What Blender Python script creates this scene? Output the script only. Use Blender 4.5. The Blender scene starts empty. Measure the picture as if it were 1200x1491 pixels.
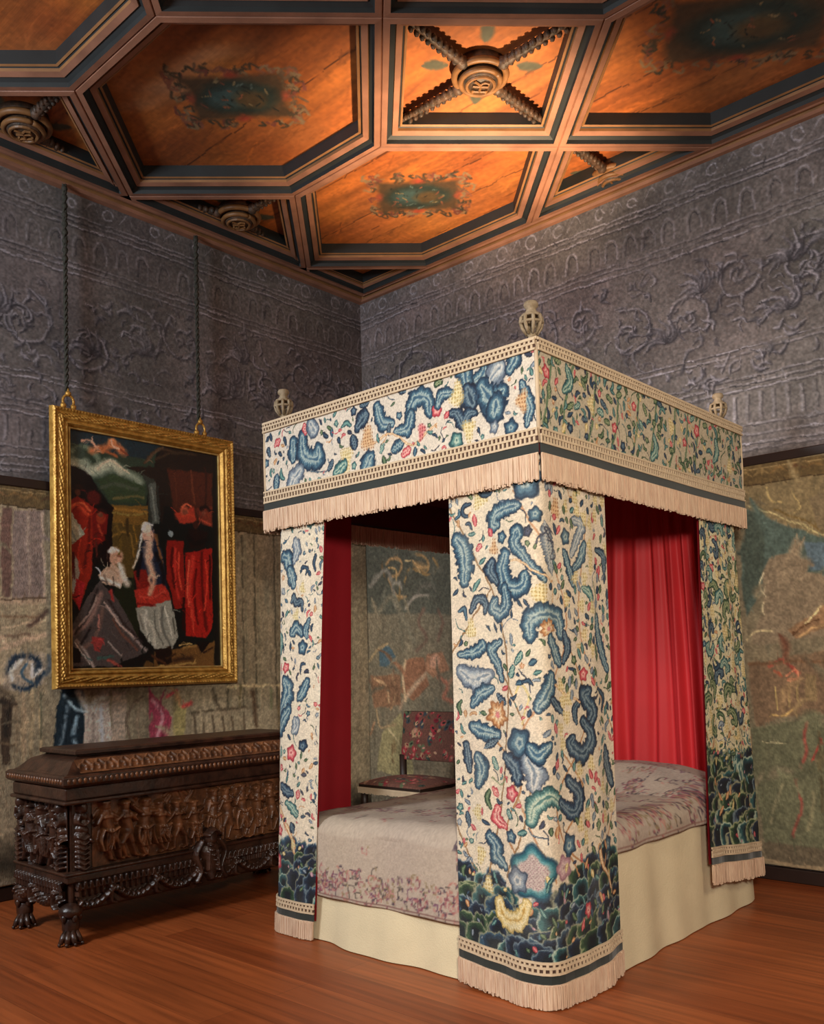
import bpy, math, random
import numpy as np
from mathutils import Matrix, Vector
C = bpy.context.scene.collection
PI = math.pi
# ------------------------------------------------------------------ camera
cam_d = bpy.data.cameras.new('camera'); cam = bpy.data.objects.new('camera', cam_d); C.objects.link(cam)
cam_d.sensor_fit = 'HORIZONTAL'; cam_d.sensor_width = 36.0; cam_d.lens = 1313.3*36/1200; cam_d.shift_y = (916.5-745.5)/1200
R_ = Vector((0.73813216, 0.67413335, -0.02655443)); U_ = Vector((0.04693794, -0.01204981, 0.99882513)); F_ = Vector((-0.67302136, 0.73851136, 0.04053678))
cam.matrix_world = Matrix(((R_.x, U_.x, -F_.x, 0.0), (R_.y, U_.y, -F_.y, 0.0), (R_.z, U_.z, -F_.z, 1.391), (0, 0, 0, 1)))
bpy.context.scene.camera = cam
# ------------------------------------------------------------------ world, lights, exposure
sc = bpy.context.scene
sc.view_settings.view_transform = 'Standard'; sc.view_settings.look = 'None'; sc.view_settings.gamma = 1.0
sc.view_settings.use_curve_mapping = False; sc.view_settings.exposure = 0.0
w = bpy.data.worlds.new('world'); sc.world = w; w.use_nodes = True
w.node_tree.nodes['Background'].inputs[0].default_value = (1.0, 0.95, 0.90, 1); w.node_tree.nodes['Background'].inputs[1].default_value = 0.30
def lamp(name, kind, loc, target, power, color, size=1.0, spot=None, blend=0.6):
    d = bpy.data.lights.new(name, kind); d.energy = power; d.color = color
    if kind == 'AREA': d.shape = 'DISK'; d.size = size
    else: d.shadow_soft_size = size
    if spot: d.spot_size = math.radians(spot); d.spot_blend = blend
    o = bpy.data.objects.new(name, d); C.objects.link(o); o.location = loc
    o.rotation_euler = (Vector(target)-Vector(loc)).to_track_quat('-Z', 'Y').to_euler()
    return o
lamp('key_lamp', 'SPOT', (0.75, -0.45, 2.30), (-2.30, 3.9, 1.35), 840, (1.0, 0.91, 0.80), 0.28, 52, 0.7)
lamp('window_glow', 'AREA', (-4.3, -1.3, 3.4), (-3.6, 4.0, 1.5), 190, (0.90, 0.95, 1.0), 1.3)
lamp('floor_glow', 'AREA', (-1.2, 0.2, 4.3), (-2.2, 1.6, 0), 30, (1.0, 0.88, 0.72), 1.2)
lamp('canopy_uplighter', 'SPOT', (-3.05, 4.30, 2.90), (-3.55, 4.58, 4.8), 640, (1.0, 0.70, 0.42), 0.10, 80, 1.0)
lamp('canopy_wall_light', 'SPOT', (-2.6, 4.2, 2.85), (-1.75, 5.7, 3.05), 26, (1.0, 0.80, 0.66), 0.10, 120, 1.0)
lamp('side_glow', 'AREA', (0.9, 3.4, 3.0), (-1.9, 5.7, 1.6), 40, (1.0, 0.82, 0.62), 0.8)
# ------------------------------------------------------------------ helpers: colour, materials
def lin(c):
    c = np.asarray(c, float); return np.where(c <= 0.04045, c/12.92, ((c+0.055)/1.055)**2.4)
def hx(s): return np.array([int(s[i:i+2], 16) for i in (0, 2, 4)])/255.0
def rgba(s): return tuple(lin(hx(s)))+(1.0,)
def mat(name, col, rough=0.7, metal=0.0, bump=0.0, bscale=60, var=0.0, vscale=8, col2=None, sheen=0.0, spec=0.5, stretch=None, coat=0.0):
    m = bpy.data.materials.new(name); m.use_nodes = True; nt = m.node_tree; b = nt.nodes['Principled BSDF']
    b.inputs['Roughness'].default_value = rough; b.inputs['Metallic'].default_value = metal
    b.inputs['Specular IOR Level'].default_value = spec
    if sheen: b.inputs['Sheen Weight'].default_value = sheen
    if coat: b.inputs['Coat Weight'].default_value = coat; b.inputs['Coat Roughness'].default_value = 0.25
    tc = nt.nodes.new('ShaderNodeTexCoord'); mp = nt.nodes.new('ShaderNodeMapping'); nt.links.new(tc.outputs['Object'], mp.inputs[0])
    if stretch: mp.inputs['Scale'].default_value = stretch
    if col is None:
        at = nt.nodes.new('ShaderNodeAttribute'); at.attribute_name = 'Col'; src = at.outputs['Color']
    else:
        rg = nt.nodes.new('ShaderNodeRGB'); rg.outputs[0].default_value = rgba(col); src = rg.outputs[0]
    if var or col2:
        nz = nt.nodes.new('ShaderNodeTexNoise'); nz.inputs['Scale'].default_value = vscale; nz.inputs['Detail'].default_value = 6
        nt.links.new(mp.outputs[0], nz.inputs['Vector'])
        mx = nt.nodes.new('ShaderNodeMix'); mx.data_type = 'RGBA'
        rp = nt.nodes.new('ShaderNodeMapRange'); rp.inputs['From Min'].default_value = 0.3; rp.inputs['From Max'].default_value = 0.7
        nt.links.new(nz.outputs['Fac'], rp.inputs[0]); nt.links.new(rp.outputs[0], mx.inputs[0]); nt.links.new(src, mx.inputs[6])
        if col2: mx.inputs[7].default_value = rgba(col2)
        else:
            hs = nt.nodes.new('ShaderNodeHueSaturation'); hs.inputs['Value'].default_value = 1-var; nt.links.new(src, hs.inputs['Color']); nt.links.new(hs.outputs[0], mx.inputs[7])
        src = mx.outputs[2]
    nt.links.new(src, b.inputs['Base Color'])
    if bump:
        n2 = nt.nodes.new('ShaderNodeTexNoise'); n2.inputs['Scale'].default_value = bscale; n2.inputs['Detail'].default_value = 4
        nt.links.new(mp.outputs[0], n2.inputs['Vector'])
        bp = nt.nodes.new('ShaderNodeBump'); bp.inputs['Strength'].default_value = bump; bp.inputs['Distance'].default_value = 0.01
        nt.links.new(n2.outputs['Fac'], bp.inputs['Height']); nt.links.new(bp.outputs[0], b.inputs['Normal'])
    return m
M = {
 'wallpaint': mat('painted_plaster', None, 0.9, bump=0.15, bscale=40, var=0.12, vscale=3),
 'plaster': mat('grey_plaster', '6c6a70', 0.9, bump=0.2, bscale=40, var=0.2, vscale=3),
 'tapestry': mat('woven_wool', None, 0.95, bump=0.5, bscale=260, var=0.10, vscale=5, stretch=(1, 1, 0.25)),
 'crewel': mat('crewel_linen', None, 0.9, bump=0.55, bscale=220, var=0.06, vscale=20),
 'coverlet': mat('printed_coverlet', None, 0.85, bump=0.25, bscale=90, var=0.05, vscale=9),
 'oil': mat('oil_paint', None, 0.42, bump=0.12, bscale=90, coat=0.15),
 'ceilwood': mat('painted_pine_boards', None, 0.62, bump=0.12, bscale=30, var=0.25, vscale=4, stretch=(0.25, 3, 1), coat=0.08),
 'rib': mat('brown_moulding_paint', 'a07058', 0.6, var=0.4, vscale=5, bump=0.1),
 'ribdark': mat('dark_green_moulding_paint', '272b2c', 0.6, var=0.35, vscale=6),
 'ribochre': mat('ochre_moulding_paint', '9a6c42', 0.6, var=0.4, vscale=6),
 'boss': mat('carved_boss_paint', '5e4432', 0.55, col2='2e2a24', vscale=25, bump=0.4),
 'bossgilt': mat('carved_boss_ochre', '8a6038', 0.5, var=0.4, vscale=20),
 'darkmould': mat('dark_wood_moulding', '2a1710', 0.5, var=0.3, vscale=10),
 'walnut': mat('carved_walnut', '4a2e20', 0.36, col2='23140e', vscale=14, bump=0.35, bscale=45, spec=0.6),
 'walnutlit': mat('lit_walnut', '855636', 0.36, col2='432a1c', vscale=18, bump=0.3, bscale=60),  # lighter copy of the carved walnut, golden highlights put into its colour
 'gold': mat('gilded_wood', 'dcae58', 0.45, metal=0.5, col2='a87830', vscale=22, bump=0.4, bscale=70),
 'goldpale': mat('pale_gilding', 'e6c880', 0.36, metal=0.5, col2='b98f48', vscale=14),
 'cord': mat('olive_silk_cord', '3a3930', 0.8, var=0.4, vscale=40),
 'cream': mat('cream_silk_braid', 'c9b293', 0.85, var=0.15, vscale=30),
 'fringe': mat('cream_silk_fringe', 'd8bda0', 0.8, col2='c29e84', vscale=14, bump=0.3, bscale=150, stretch=(6, 6, 1)),
 'braidback': mat('brown_braid_ground', '4a3328', 0.9),
 'velvet': mat('dark_green_velvet', '1d241f', 0.85, var=0.3, vscale=14, sheen=0.3),
 'red': mat('crimson_silk', 'c82e32', 0.55, var=0.12, vscale=3, bump=0.05, bscale=90, spec=0.25),
 'redlining': mat('crimson_lining', '8e0d18', 0.65, var=0.12, vscale=5),
 'darkred': mat('dark_red_tester_cloth', '4f0e12', 0.8, var=0.2),
 'linen': mat('cream_linen', 'd8c8a4', 0.9, bump=0.3, bscale=140, var=0.1, vscale=6),
 'bluelining': mat('pale_blue_lining', '97a3a8', 0.9, var=0.15),
 'oak': mat('dark_oak', '2a1a12', 0.5, var=0.3),
 'finial': mat('covered_finial', 'a18f76', 0.8, col2='7f6c50', vscale=40, bump=0.3, bscale=150),
 'metal': mat('dull_iron', '3a3833', 0.4, metal=0.8),
 'turkey': mat('turkey_work', None, 0.95, bump=0.6, bscale=200),
}
# planked floor: boards run along x
def floor_mat():
    m = bpy.data.materials.new('varnished_pine_floor'); m.use_nodes = True; nt = m.node_tree; b = nt.nodes['Principled BSDF']
    tc = nt.nodes.new('ShaderNodeTexCoord'); br = nt.nodes.new('ShaderNodeTexBrick'); nt.links.new(tc.outputs['Object'], br.inputs['Vector'])
    br.inputs['Scale'].default_value = 1.0; br.inputs['Brick Width'].default_value = 3.1; br.inputs['Row Height'].default_value = 0.19; br.inputs['Mortar Size'].default_value = 0.0012
    br.inputs['Color1'].default_value = rgba('9a5027'); br.inputs['Color2'].default_value = rgba('833f1c'); br.inputs['Mortar'].default_value = rgba('5a2a12')
    br.offset = 0.37; br.inputs['Mortar Smooth'].default_value = 0.3; br.inputs['Bias'].default_value = 0.0
    mp = nt.nodes.new('ShaderNodeMapping'); mp.inputs['Scale'].default_value = (0.5, 12, 1); nt.links.new(tc.outputs['Object'], mp.inputs[0])
    nz = nt.nodes.new('ShaderNodeTexNoise'); nz.inputs['Scale'].default_value = 2.5; nz.inputs['Detail'].default_value = 8; nt.links.new(mp.outputs[0], nz.inputs['Vector'])
    mx = nt.nodes.new('ShaderNodeMix'); mx.data_type = 'RGBA'; mx.blend_type = 'OVERLAY'; mx.inputs[0].default_value = 0.55
    cr = nt.nodes.new('ShaderNodeValToRGB'); cr.color_ramp.elements[0].color = (0.2, 0.2, 0.2, 1); cr.color_ramp.elements[1].color = (0.75, 0.75, 0.75, 1)
    cr.color_ramp.elements[0].position = 0.3; cr.color_ramp.elements[1].position = 0.7
    nt.links.new(nz.outputs['Fac'], cr.inputs[0]); nt.links.new(br.outputs['Color'], mx.inputs[6]); nt.links.new(cr.outputs[0], mx.inputs[7]); nt.links.new(mx.outputs[2], b.inputs['Base Color'])
    b.inputs['Roughness'].default_value = 0.42; b.inputs['Specular IOR Level'].default_value = 0.4
    bp = nt.nodes.new('ShaderNodeBump'); bp.inputs['Strength'].default_value = 0.15; bp.inputs['Distance'].default_value = 0.004
    nt.links.new(nz.outputs['Fac'], bp.inputs['Height']); nt.links.new(bp.outputs[0], b.inputs['Normal'])
    return m
# ------------------------------------------------------------------ helpers: objects
def thing(name, label, cat, loc=(0, 0, 0), group=None, kind=None):
    o = bpy.data.objects.new(name, None); C.objects.link(o); o.location = loc
    if label: o['label'] = label
    if cat: o['category'] = cat
    if group: o['group'] = group
    if kind: o['kind'] = kind
    return o
def link(name, me, material, parent=None, label=None, cat=None, kind=None, group=None):
    o = bpy.data.objects.new(name, me); C.objects.link(o)
    for mm in (material if isinstance(material, (list, tuple)) else [material]): me.materials.append(M[mm] if isinstance(mm, str) else mm)
    if parent:
        o.parent = parent; r = parent
        off = Vector((0, 0, 0))
        while r: off += r.location; r = r.parent
        o.location = -off                    # meshes are written in room coordinates
    if label: o['label'] = label
    if cat: o['category'] = cat
    if kind: o['kind'] = kind
    if group: o['group'] = group
    return o
def grid_mesh(name, P, col=None, smooth=True, flip=False):
    nv, nu = P.shape[:2]; me = bpy.data.meshes.new(name); n = nu*nv
    me.vertices.add(n); me.vertices.foreach_set('co', np.ascontiguousarray(P.reshape(-1), dtype=np.float32))
    i = np.arange(n).reshape(nv, nu); q = np.stack([i[:-1, :-1], i[:-1, 1:], i[1:, 1:], i[1:, :-1]], -1).reshape(-1, 4)
    if flip: q = q[:, ::-1]
    f = len(q); me.loops.add(f*4); me.loops.foreach_set('vertex_index', np.ascontiguousarray(q.reshape(-1), dtype=np.int32))
    me.polygons.add(f); me.polygons.foreach_set('loop_start', np.arange(0, f*4, 4, dtype=np.int32)); me.polygons.foreach_set('loop_total', np.full(f, 4, np.int32))
    if smooth: me.polygons.foreach_set('use_smooth', np.ones(f, bool))
    if col is not None:
        a = me.color_attributes.new('Col', 'FLOAT_COLOR', 'POINT'); c4 = np.ones((n, 4), np.float32); c4[:, :3] = lin(np.clip(col, 0, 1)).reshape(-1, 3)
        a.data.foreach_set('color', c4.reshape(-1))
    me.update(); return me
class MB:
    def __init__(s): s.v = []; s.f = []; s.m = []
    def add(s, vs, fs, mi=0):
        b = len(s.v); s.v += [tuple(p) for p in vs]; s.f += [tuple(b+i for i in f) for f in fs]; s.m += [mi]*len(fs)
    def hexa(s, p, mi=0): s.add(p, [(0, 3, 2, 1), (4, 5, 6, 7), (0, 1, 5, 4), (1, 2, 6, 5), (2, 3, 7, 6), (3, 0, 4, 7)], mi)
    def box(s, a, b, mi=0):
        (x0, y0, z0), (x1, y1, z1) = a, b
        s.hexa([(x0, y0, z0), (x1, y0, z0), (x1, y1, z0), (x0, y1, z0), (x0, y0, z1), (x1, y0, z1), (x1, y1, z1), (x0, y1, z1)], mi)
    def tube(s, pts, rad, n=8, mi=0, cap=True):
        pts = [Vector(p) for p in pts]; rad = rad if isinstance(rad, (list, tuple)) else [rad]*len(pts); rings = []; prev = None
        for i, p in enumerate(pts):
            t = (pts[min(i+1, len(pts)-1)]-pts[max(i-1, 0)]).normalized()
            if prev is None: a = t.orthogonal().normalized()
            else: a = (prev-t*prev.dot(t)).normalized()
            prev = a; b = t.cross(a); rings.append([p+(a*math.cos(2*PI*k/n)+b*math.sin(2*PI*k/n))*rad[i] for k in range(n)])
        vs = [q for r in rings for q in r]; fs = []
        for i in range(len(pts)-1):
            for k in range(n): fs.append((i*n+k, i*n+(k+1) % n, (i+1)*n+(k+1) % n, (i+1)*n+k))
        if cap: fs += [tuple(range(n))[::-1], tuple((len(pts)-1)*n+k for k in range(n))]
        s.add(vs, fs, mi)
    def lathe(s, prof, c, n=20, mi=0):            # prof: (radius, z)
        cx, cy, cz = c; vs = [(cx+r*math.cos(2*PI*k/n), cy+r*math.sin(2*PI*k/n), cz+z) for r, z in prof for k in range(n)]; fs = []
        for i in range(len(prof)-1):
            for k in range(n): fs.append((i*n+k, i*n+(k+1) % n, (i+1)*n+(k+1) % n, (i+1)*n+k))
        fs += [tuple(range(n))[::-1], tuple((len(prof)-1)*n+k for k in range(n))]
        s.add(vs, fs, mi)
    def ell(s, c, r, n=12, mi=0, rot=None):
        vs = []; fs = []; m = n//2
        for i in range(m+1):
            th = PI*i/m
            for k in range(n):
                p = Vector((math.sin(th)*math.cos(2*PI*k/n)*r[0], math.sin(th)*math.sin(2*PI*k/n)*r[1], math.cos(th)*r[2]))
                if rot: p = rot @ p
                vs.append(p+Vector(c))
        for i in range(m):
            for k in range(n): fs.append((i*n+k, (i+1)*n+k, (i+1)*n+(k+1) % n, i*n+(k+1) % n))
        s.add(vs, fs, mi)
    def build(s, name, material, parent=None, smooth=False, bevel=0, **kw):
        me = bpy.data.meshes.new(name); me.from_pydata(s.v, [], s.f); me.polygons.foreach_set('material_index', s.m)
        if smooth: me.polygons.foreach_set('use_smooth', [True]*len(me.polygons))
        me.update(); o = link(name, me, material, parent, **kw)
        if bevel:
            md = o.modifiers.new('bevel', 'BEVEL'); md.width = bevel; md.segments = 2; md.limit_method = 'ANGLE'
        return o
# ------------------------------------------------------------------ helpers: painted and embroidered surfaces
rng = np.random.default_rng(7); rnd = random.Random(11)
def vnoise(ny, nx, cy, cx, seed=None):
    g = np.random.default_rng(seed) if seed is not None else rng
    a = g.random((max(2, int(ny/cy)+2), max(2, int(nx/cx)+2)))
    t = np.linspace(0, a.shape[0]-1.001, ny); i = t.astype(int); f = (t-i); f = (f*f*(3-2*f))[:, None]; a = a[i]*(1-f)+a[i+1]*f
    t = np.linspace(0, a.shape[1]-1.001, nx); i = t.astype(int); f = (t-i); f = f*f*(3-2*f); return a[:, i]*(1-f)+a[:, i+1]*f
def smooth_pts(P, k=6):
    P = np.asarray(P, float)
    if len(P) < 3: t = np.linspace(0, 1, k+1)[:, None]; return P[0]*(1-t)+P[-1]*t
    Q = np.vstack([2*P[0]-P[1], P, 2*P[-1]-P[-2]]); out = []
    for i in range(1, len(Q)-2):
        a, b, c, d = Q[i-1:i+3]
        for t in np.arange(k)/k: out.append(0.5*(2*b+(c-a)*t+(2*a-5*b+4*c-d)*t*t+(3*b-a-3*c+d)*t**3))
    out.append(P[-1]); return np.array(out)
PAL = {k: [hx(c) for c in v.split()] for k, v in {
 'n': '131a29 1c2c40 334b5f 6c7e86 273c4e', 'b': '18293c 284459 4b6c7c 9aaaa6 3c5d72', 't': '1c3a40 2f5b5c 6a9088 aebda8 3f6b69',
 'g': '1c3024 30492f 66795a a0a57c 3a5237', 'k': '3c4756 66727f 919ba0 c0beb6 74828c', 'r': '8a2c36 b83c48 d07c78 e4aea0 a83642',
 'o': '8f5a35 bb8656 d0aa7e e0caa4 b57655', 'y': 'a98d4c cdb67a e2d2a4 ddc68a b8924a', 'd': '26262e 2c2e3c 353c50 4a4f60 26262e',
 'w': '1c3d50 23606c 5c8f92 b9a79d a58e8c', 'p': '8c6470 a9808a c4a4a6 cdb4ae 9c7078'}.items()}
class Cv:
    def __init__(s, w, h, res, base, u0=0.0, v0=0.0):
        s.w, s.h, s.res, s.u0, s.v0 = w, h, res, u0, v0; s.nx, s.ny = int(w*res)+1, int(h*res)+1
        s.img = np.ones((s.ny, s.nx, 3))*(hx(base) if isinstance(base, str) else base); s.occ = np.zeros((s.ny, s.nx), bool)
        s.X = u0+np.arange(s.nx)/res; s.Y = v0+np.arange(s.ny)/res
    def reg(s, P, r):
        P = np.asarray(P); lo = P.min(0)-r; hi = P.max(0)+r
        i0 = max(0, int((lo[0]-s.u0)*s.res)); i1 = min(s.nx, int((hi[0]-s.u0)*s.res)+2); j0 = max(0, int((lo[1]-s.v0)*s.res)); j1 = min(s.ny, int((hi[1]-s.v0)*s.res)+2)
        if i1 <= i0 or j1 <= j0: return None
        x, y = np.meshgrid(s.X[i0:i1], s.Y[j0:j1]); return slice(j0, j1), slice(i0, i1), x, y
    def put(s, sj, si, a, c):
        a = np.clip(a, 0, 1)[..., None]; s.img[sj, si] = s.img[sj, si]*(1-a)+c*a
    def field(s, P, W, pad=1.3):                  # distance to a tapering stroke over its local half-width
        g = s.reg(P, float(np.max(W))*pad+2/s.res)
        if g is None: return None
        sj, si, x, y = g; q = np.full(x.shape, 9e9); tt = np.zeros(x.shape); arc = 0.0
        for i in range(len(P)-1):
            a, b = P[i], P[i+1]; d = b-a; L = max(d@d, 1e-12); t = np.clip(((x-a[0])*d[0]+(y-a[1])*d[1])/L, 0, 1)
            qi = np.hypot(x-a[0]-t*d[0], y-a[1]-t*d[1])/(W[i]*(1-t)+W[i+1]*t); m = qi < q; q = np.where(m, qi, q); tt = np.where(m, arc+t*math.sqrt(L), tt); arc += math.sqrt(L)
        return sj, si, q, x, y, tt
    def stroke(s, P, w, c, alpha=1.0, soft=0.35, taper=False):
        P = smooth_pts(P, 5); t = np.linspace(0, 1, len(P)); W = np.full(len(P), w/2.)
        if taper: W = w/2*(0.15+0.85*np.sin(PI*t))
        W = np.maximum(W, 0.45/s.res); r = s.field(P, W)
        if r: s.put(r[0], r[1], alpha*(1+soft/2-r[2])/soft, hx(c) if isinstance(c, str) else c)
    def ellipse(s, c, rx, ry, col, alpha=1, soft=0.4, ang=0):
        g = s.reg([c], max(rx, ry)*1.3)
        if not g: return
        sj, si, x, y = g; dx, dy = x-c[0], y-c[1]; ca, sa = math.cos(ang), math.sin(ang)
        q = np.hypot((dx*ca+dy*sa)/rx, (dy*ca-dx*sa)/ry); s.put(sj, si, alpha*(1+soft/2-q)/soft, hx(col) if isinstance(col, str) else col)
    def poly(s, P, soft, c, alpha=1):
        P = np.asarray(P, float); g = s.reg(P, soft)
        if not g: return
        sj, si, x, y = g; ins = np.zeros(x.shape, bool); d = np.full(x.shape, 9e9)
        for i in range(len(P)):
            a, b = P[i], P[(i+1) % len(P)]; e = b-a; L = max(e@e, 1e-12); t = np.clip(((x-a[0])*e[0]+(y-a[1])*e[1])/L, 0, 1)
            d = np.minimum(d, np.hypot(x-a[0]-t*e[0], y-a[1]-t*e[1]))
            cr = ((a[1] > y) != (b[1] > y)) & (x < (b[0]-a[0])*(y-a[1])/((b[1]-a[1]) if b[1] != a[1] else 1e-9)+a[0]); ins ^= cr
        s.put(sj, si, alpha*(0.5+np.where(ins, d, -d)/max(soft, 1/s.res)), hx(c) if isinstance(c, str) else c)
    def layers(s, sj, si, q, pal, lv=(1.0, 0.84, 0.62, 0.36, 0.16)):
        for c, l in zip(PAL[pal], lv): s.put(sj, si, (l-q)*9+0.5, c)
        s.occ[sj, si] |= q < 1.25
    def curl(s, P, w, pal, lens=False):
        P = smooth_pts(P, 6); n = len(P); t = np.linspace(0, 1, n); ph = rnd.random()*6
        if lens: W = w/2*np.maximum(0.12, np.sin(PI*np.clip(t*0.96+0.02, 0, 1))**0.8)
        else: W = w/2*(1.30 if w > .03 else 1.05)*(0.42+0.62*np.sin(PI*(t*0.8+0.12))**1.1)
        r = s.field(P, np.maximum(W, 0.6/s.res), 1.45)
        if r:
            q, tt = r[2], r[5]
            if w > .03 and not lens:                   # lobed edge, veins and worn stitching
                q = q*(1.14-.26*np.abs(np.sin(tt*PI/.034+ph)))+.10*np.sin(tt*2*PI/.012)*(q > .25)*(q < .8)
                q = q+.22*(vnoise(q.shape[0], q.shape[1], 6, 6)-.5)
            elif w > .03: q = q+.14*np.sin(tt*2*PI/.014)
            s.layers(r[0], r[1], q, pal, (1.05, 0.88, 0.62, 0.38, 0.12) if w > .03 else (1.0, 0.7, 0.36, 0.0, 0.0))
    def flower(s, c, r, pal, n=5):
        g = s.reg([c], r*1.35)
        if not g: return
        sj, si, x, y = g; dx, dy = x-c[0], y-c[1]; th = np.arctan2(dy, dx); ph = rnd.random()*6
        q = np.hypot(dx, dy)/(r*(1+0.13*np.cos(n*th+ph)))
        if pal == 'w':
            s.layers(sj, si, q, 'w', (1.0, 0.88, 0.76, 0.62, 0.0)); dots = (np.sin(x*420)*np.sin(y*420) > 0.55) & (q < 0.6); s.put(sj, si, dots*0.8, PAL['p'][0])
        elif pal == 'o':
            s.layers(sj, si, q+0.12*np.cos(n*2*th), 'o', (1.0, 0.8, 0.6, 0.45, 0.25)); s.put(sj, si, (0.3-q)*8, PAL['r'][2])
        else: s.layers(sj, si, q, pal)
    def lattice(s, c, r, pal):
        g = s.reg([c], r*1.3)
        if not g: return
        sj, si, x, y = g; dx, dy = x-c[0], y-c[1]; th = np.arctan2(dy, dx); q = np.hypot(dx*1.2, dy*0.85)/(r*(1+0.2*np.cos(3*th+rnd.random()*6)))
        cc = PAL['y'] if pal == 'y' else PAL[pal]; s.put(sj, si, (1-q)*2.2, cc[2] if pal != 'y' else hx('dccb9c'))
        k = 2*PI/0.022; d = (np.sin((x+y)*k/1.4)*np.sin((x-y)*k/1.4) > 0.25) & (q < 0.95); s.put(sj, si, d*0.75, cc[0]); s.occ[sj, si] |= q < 1.0
    def art(s, txt, stitch=False):
        for ln in txt.strip().split('\n'):
            k, c, w, *pp = ln.split(); w = float(w)/100; P = [tuple(float(a)/100 for a in p.split(',')) for p in pp]
            if k == 'F': s.flower(P[0], w, c)
            elif k == 'C': s.curl(P, w, c)
            elif k == 'L': s.curl(P, w, c, True)
            elif k == 'Y': s.lattice(P[0], w, c)
            elif k == 'P': s.poly(P, w, c)
            elif k == 'E': s.ellipse(P[0], w, w, c)
            elif k in 'SD':
                if len(c) > 1: s.stroke(P, w*1.5, c, 0.8, 1.0)
                else: s.stroke(P, w, PAL[c][1]); s.stroke(P, w*0.4, PAL[c][3])
    def fill(s, n, pals, size=(0.012, 0.03), keep=0.3):          # small sprigs in the open ground
        for _ in range(n):
            x, y = s.u0+rnd.random()*s.w, s.v0+rnd.random()*s.h; sz = rnd.uniform(*size); g = s.reg([(x, y)], sz*0.9)
            if not g or s.occ[g[0], g[1]].mean() > keep: continue
            p = rnd.choice(pals); a = rnd.random()*PI*2; k = rnd.random(); dx, dy = math.cos(a)*sz, math.sin(a)*sz
            if k < 0.5: s.curl([(x-dx, y-dy), (x+dx, y+dy)], sz*1.1, p, True)
            elif k < 0.7: s.curl([(x-dx, y-dy), (x+dy*0.5, y-dx*0.5), (x+dx, y+dy)], sz*0.9, p)
            elif k < 0.85: s.flower((x, y), sz*0.7, p)
            else: s.stroke([(x-dx*1.6, y-dy*1.6), (x+dy*0.6, y-dx*0.6), (x+dx*1.6, y+dy*1.6)], 0.005, PAL[p][1]); s.occ[g[0], g[1]] = True
    def hills(s, y0f, rows=5, pals='ntgnb', big=1.0, rim=.90):           # overlapping embroidered hillocks along the hem
        top = float(np.max(y0f(s.X))); s.img = np.where((s.Y[:, None] < y0f(s.X[None, :])-.03)[..., None], hx('1c2a30'), s.img); s.occ |= s.Y[:, None] < y0f(s.X[None, :])-.02
        for r in range(rows):
            x = s.u0-rnd.uniform(0, .08)
            while x < s.u0+s.w+.1:
                yt = float(y0f(np.array(x))); y = s.v0+(yt-s.v0)*(1-r/rows)-.02+rnd.uniform(-.02, .02); rx, ry = rnd.uniform(.05, .10)*big, rnd.uniform(.035, .06); g = s.reg([(x, y)], .14*big); p = PAL[rnd.choice(pals)]
                if g:
                    sj, si, xx, yy = g; q = np.hypot((xx-x)/rx, np.where(yy > y, (yy-y)/ry, (y-yy)/.12)); q = q*(1.08-.16*np.abs(np.sin((xx-x)/rx*5)))+.2*(vnoise(q.shape[0], q.shape[1], 5, 5)-.5)
                    s.put(sj, si, (1.0-q)*9, p[3] if rnd.random() < .6 else hx('8f8f74')); s.put(sj, si, (rim-q)*9, p[1]); s.put(sj, si, (rim-.14-q)*7, p[0]); s.put(sj, si, (.5-q)*4, hx('0e141a'))
                x += rnd.uniform(.06, .12)
        for _ in range(int(s.w*60)):
            x = s.u0+rnd.random()*s.w; y = s.v0+rnd.random()*(float(y0f(np.array(x)))-s.v0); a = rnd.uniform(.3, 2.8); L = rnd.uniform(.01, .03)
            s.curl([(x, y), (x+L*math.cos(a), y+L*math.sin(a))], L*.8, rnd.choice('gtyrpoknbg'), True)
    def warp(s, amp, cell, seed=1):
        ny, nx, c = s.ny, s.nx, cell*s.res; dx = (vnoise(ny, nx, c, c, seed)-.5)*2*amp*s.res+(vnoise(ny, nx, c/3, c/3, seed+1)-.5)*amp*s.res*.8; dy = (vnoise(ny, nx, c, c, seed+2)-.5)*2*amp*s.res+(vnoise(ny, nx, c/3, c/3, seed+3)-.5)*amp*s.res*.8
        j, i = np.meshgrid(np.arange(ny), np.arange(nx), indexing='ij'); s.img = s.img[np.clip(j+dy, 0, ny-1).astype(int), np.clip(i+dx, 0, nx-1).astype(int)]
    def dabs(s, n, L, w, jit, ang=None, seed=1):       # short strokes that carry the local colour
        g = random.Random(seed)
        for _ in range(n):
            x = s.u0+g.random()*s.w; y = s.v0+g.random()*s.h; c = s.img[min(s.ny-1, int((y-s.v0)*s.res)), min(s.nx-1, int((x-s.u0)*s.res))]; a = g.uniform(0, PI) if ang is None else ang+g.gauss(0, .25)
            l = L*g.uniform(.5, 1.4); k = 1+g.uniform(-jit, jit); P = [(x-l/2*math.cos(a), y-l/2*math.sin(a)), (x+l/2*math.cos(a), y+l/2*math.sin(a))]
            s.stroke(P, w*g.uniform(.6, 1.4), np.clip(c*k+np.array([.02, 0, -.02])*g.uniform(-1, 1)*jit*3, 0, 1), .6, 1.1, True)
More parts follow.
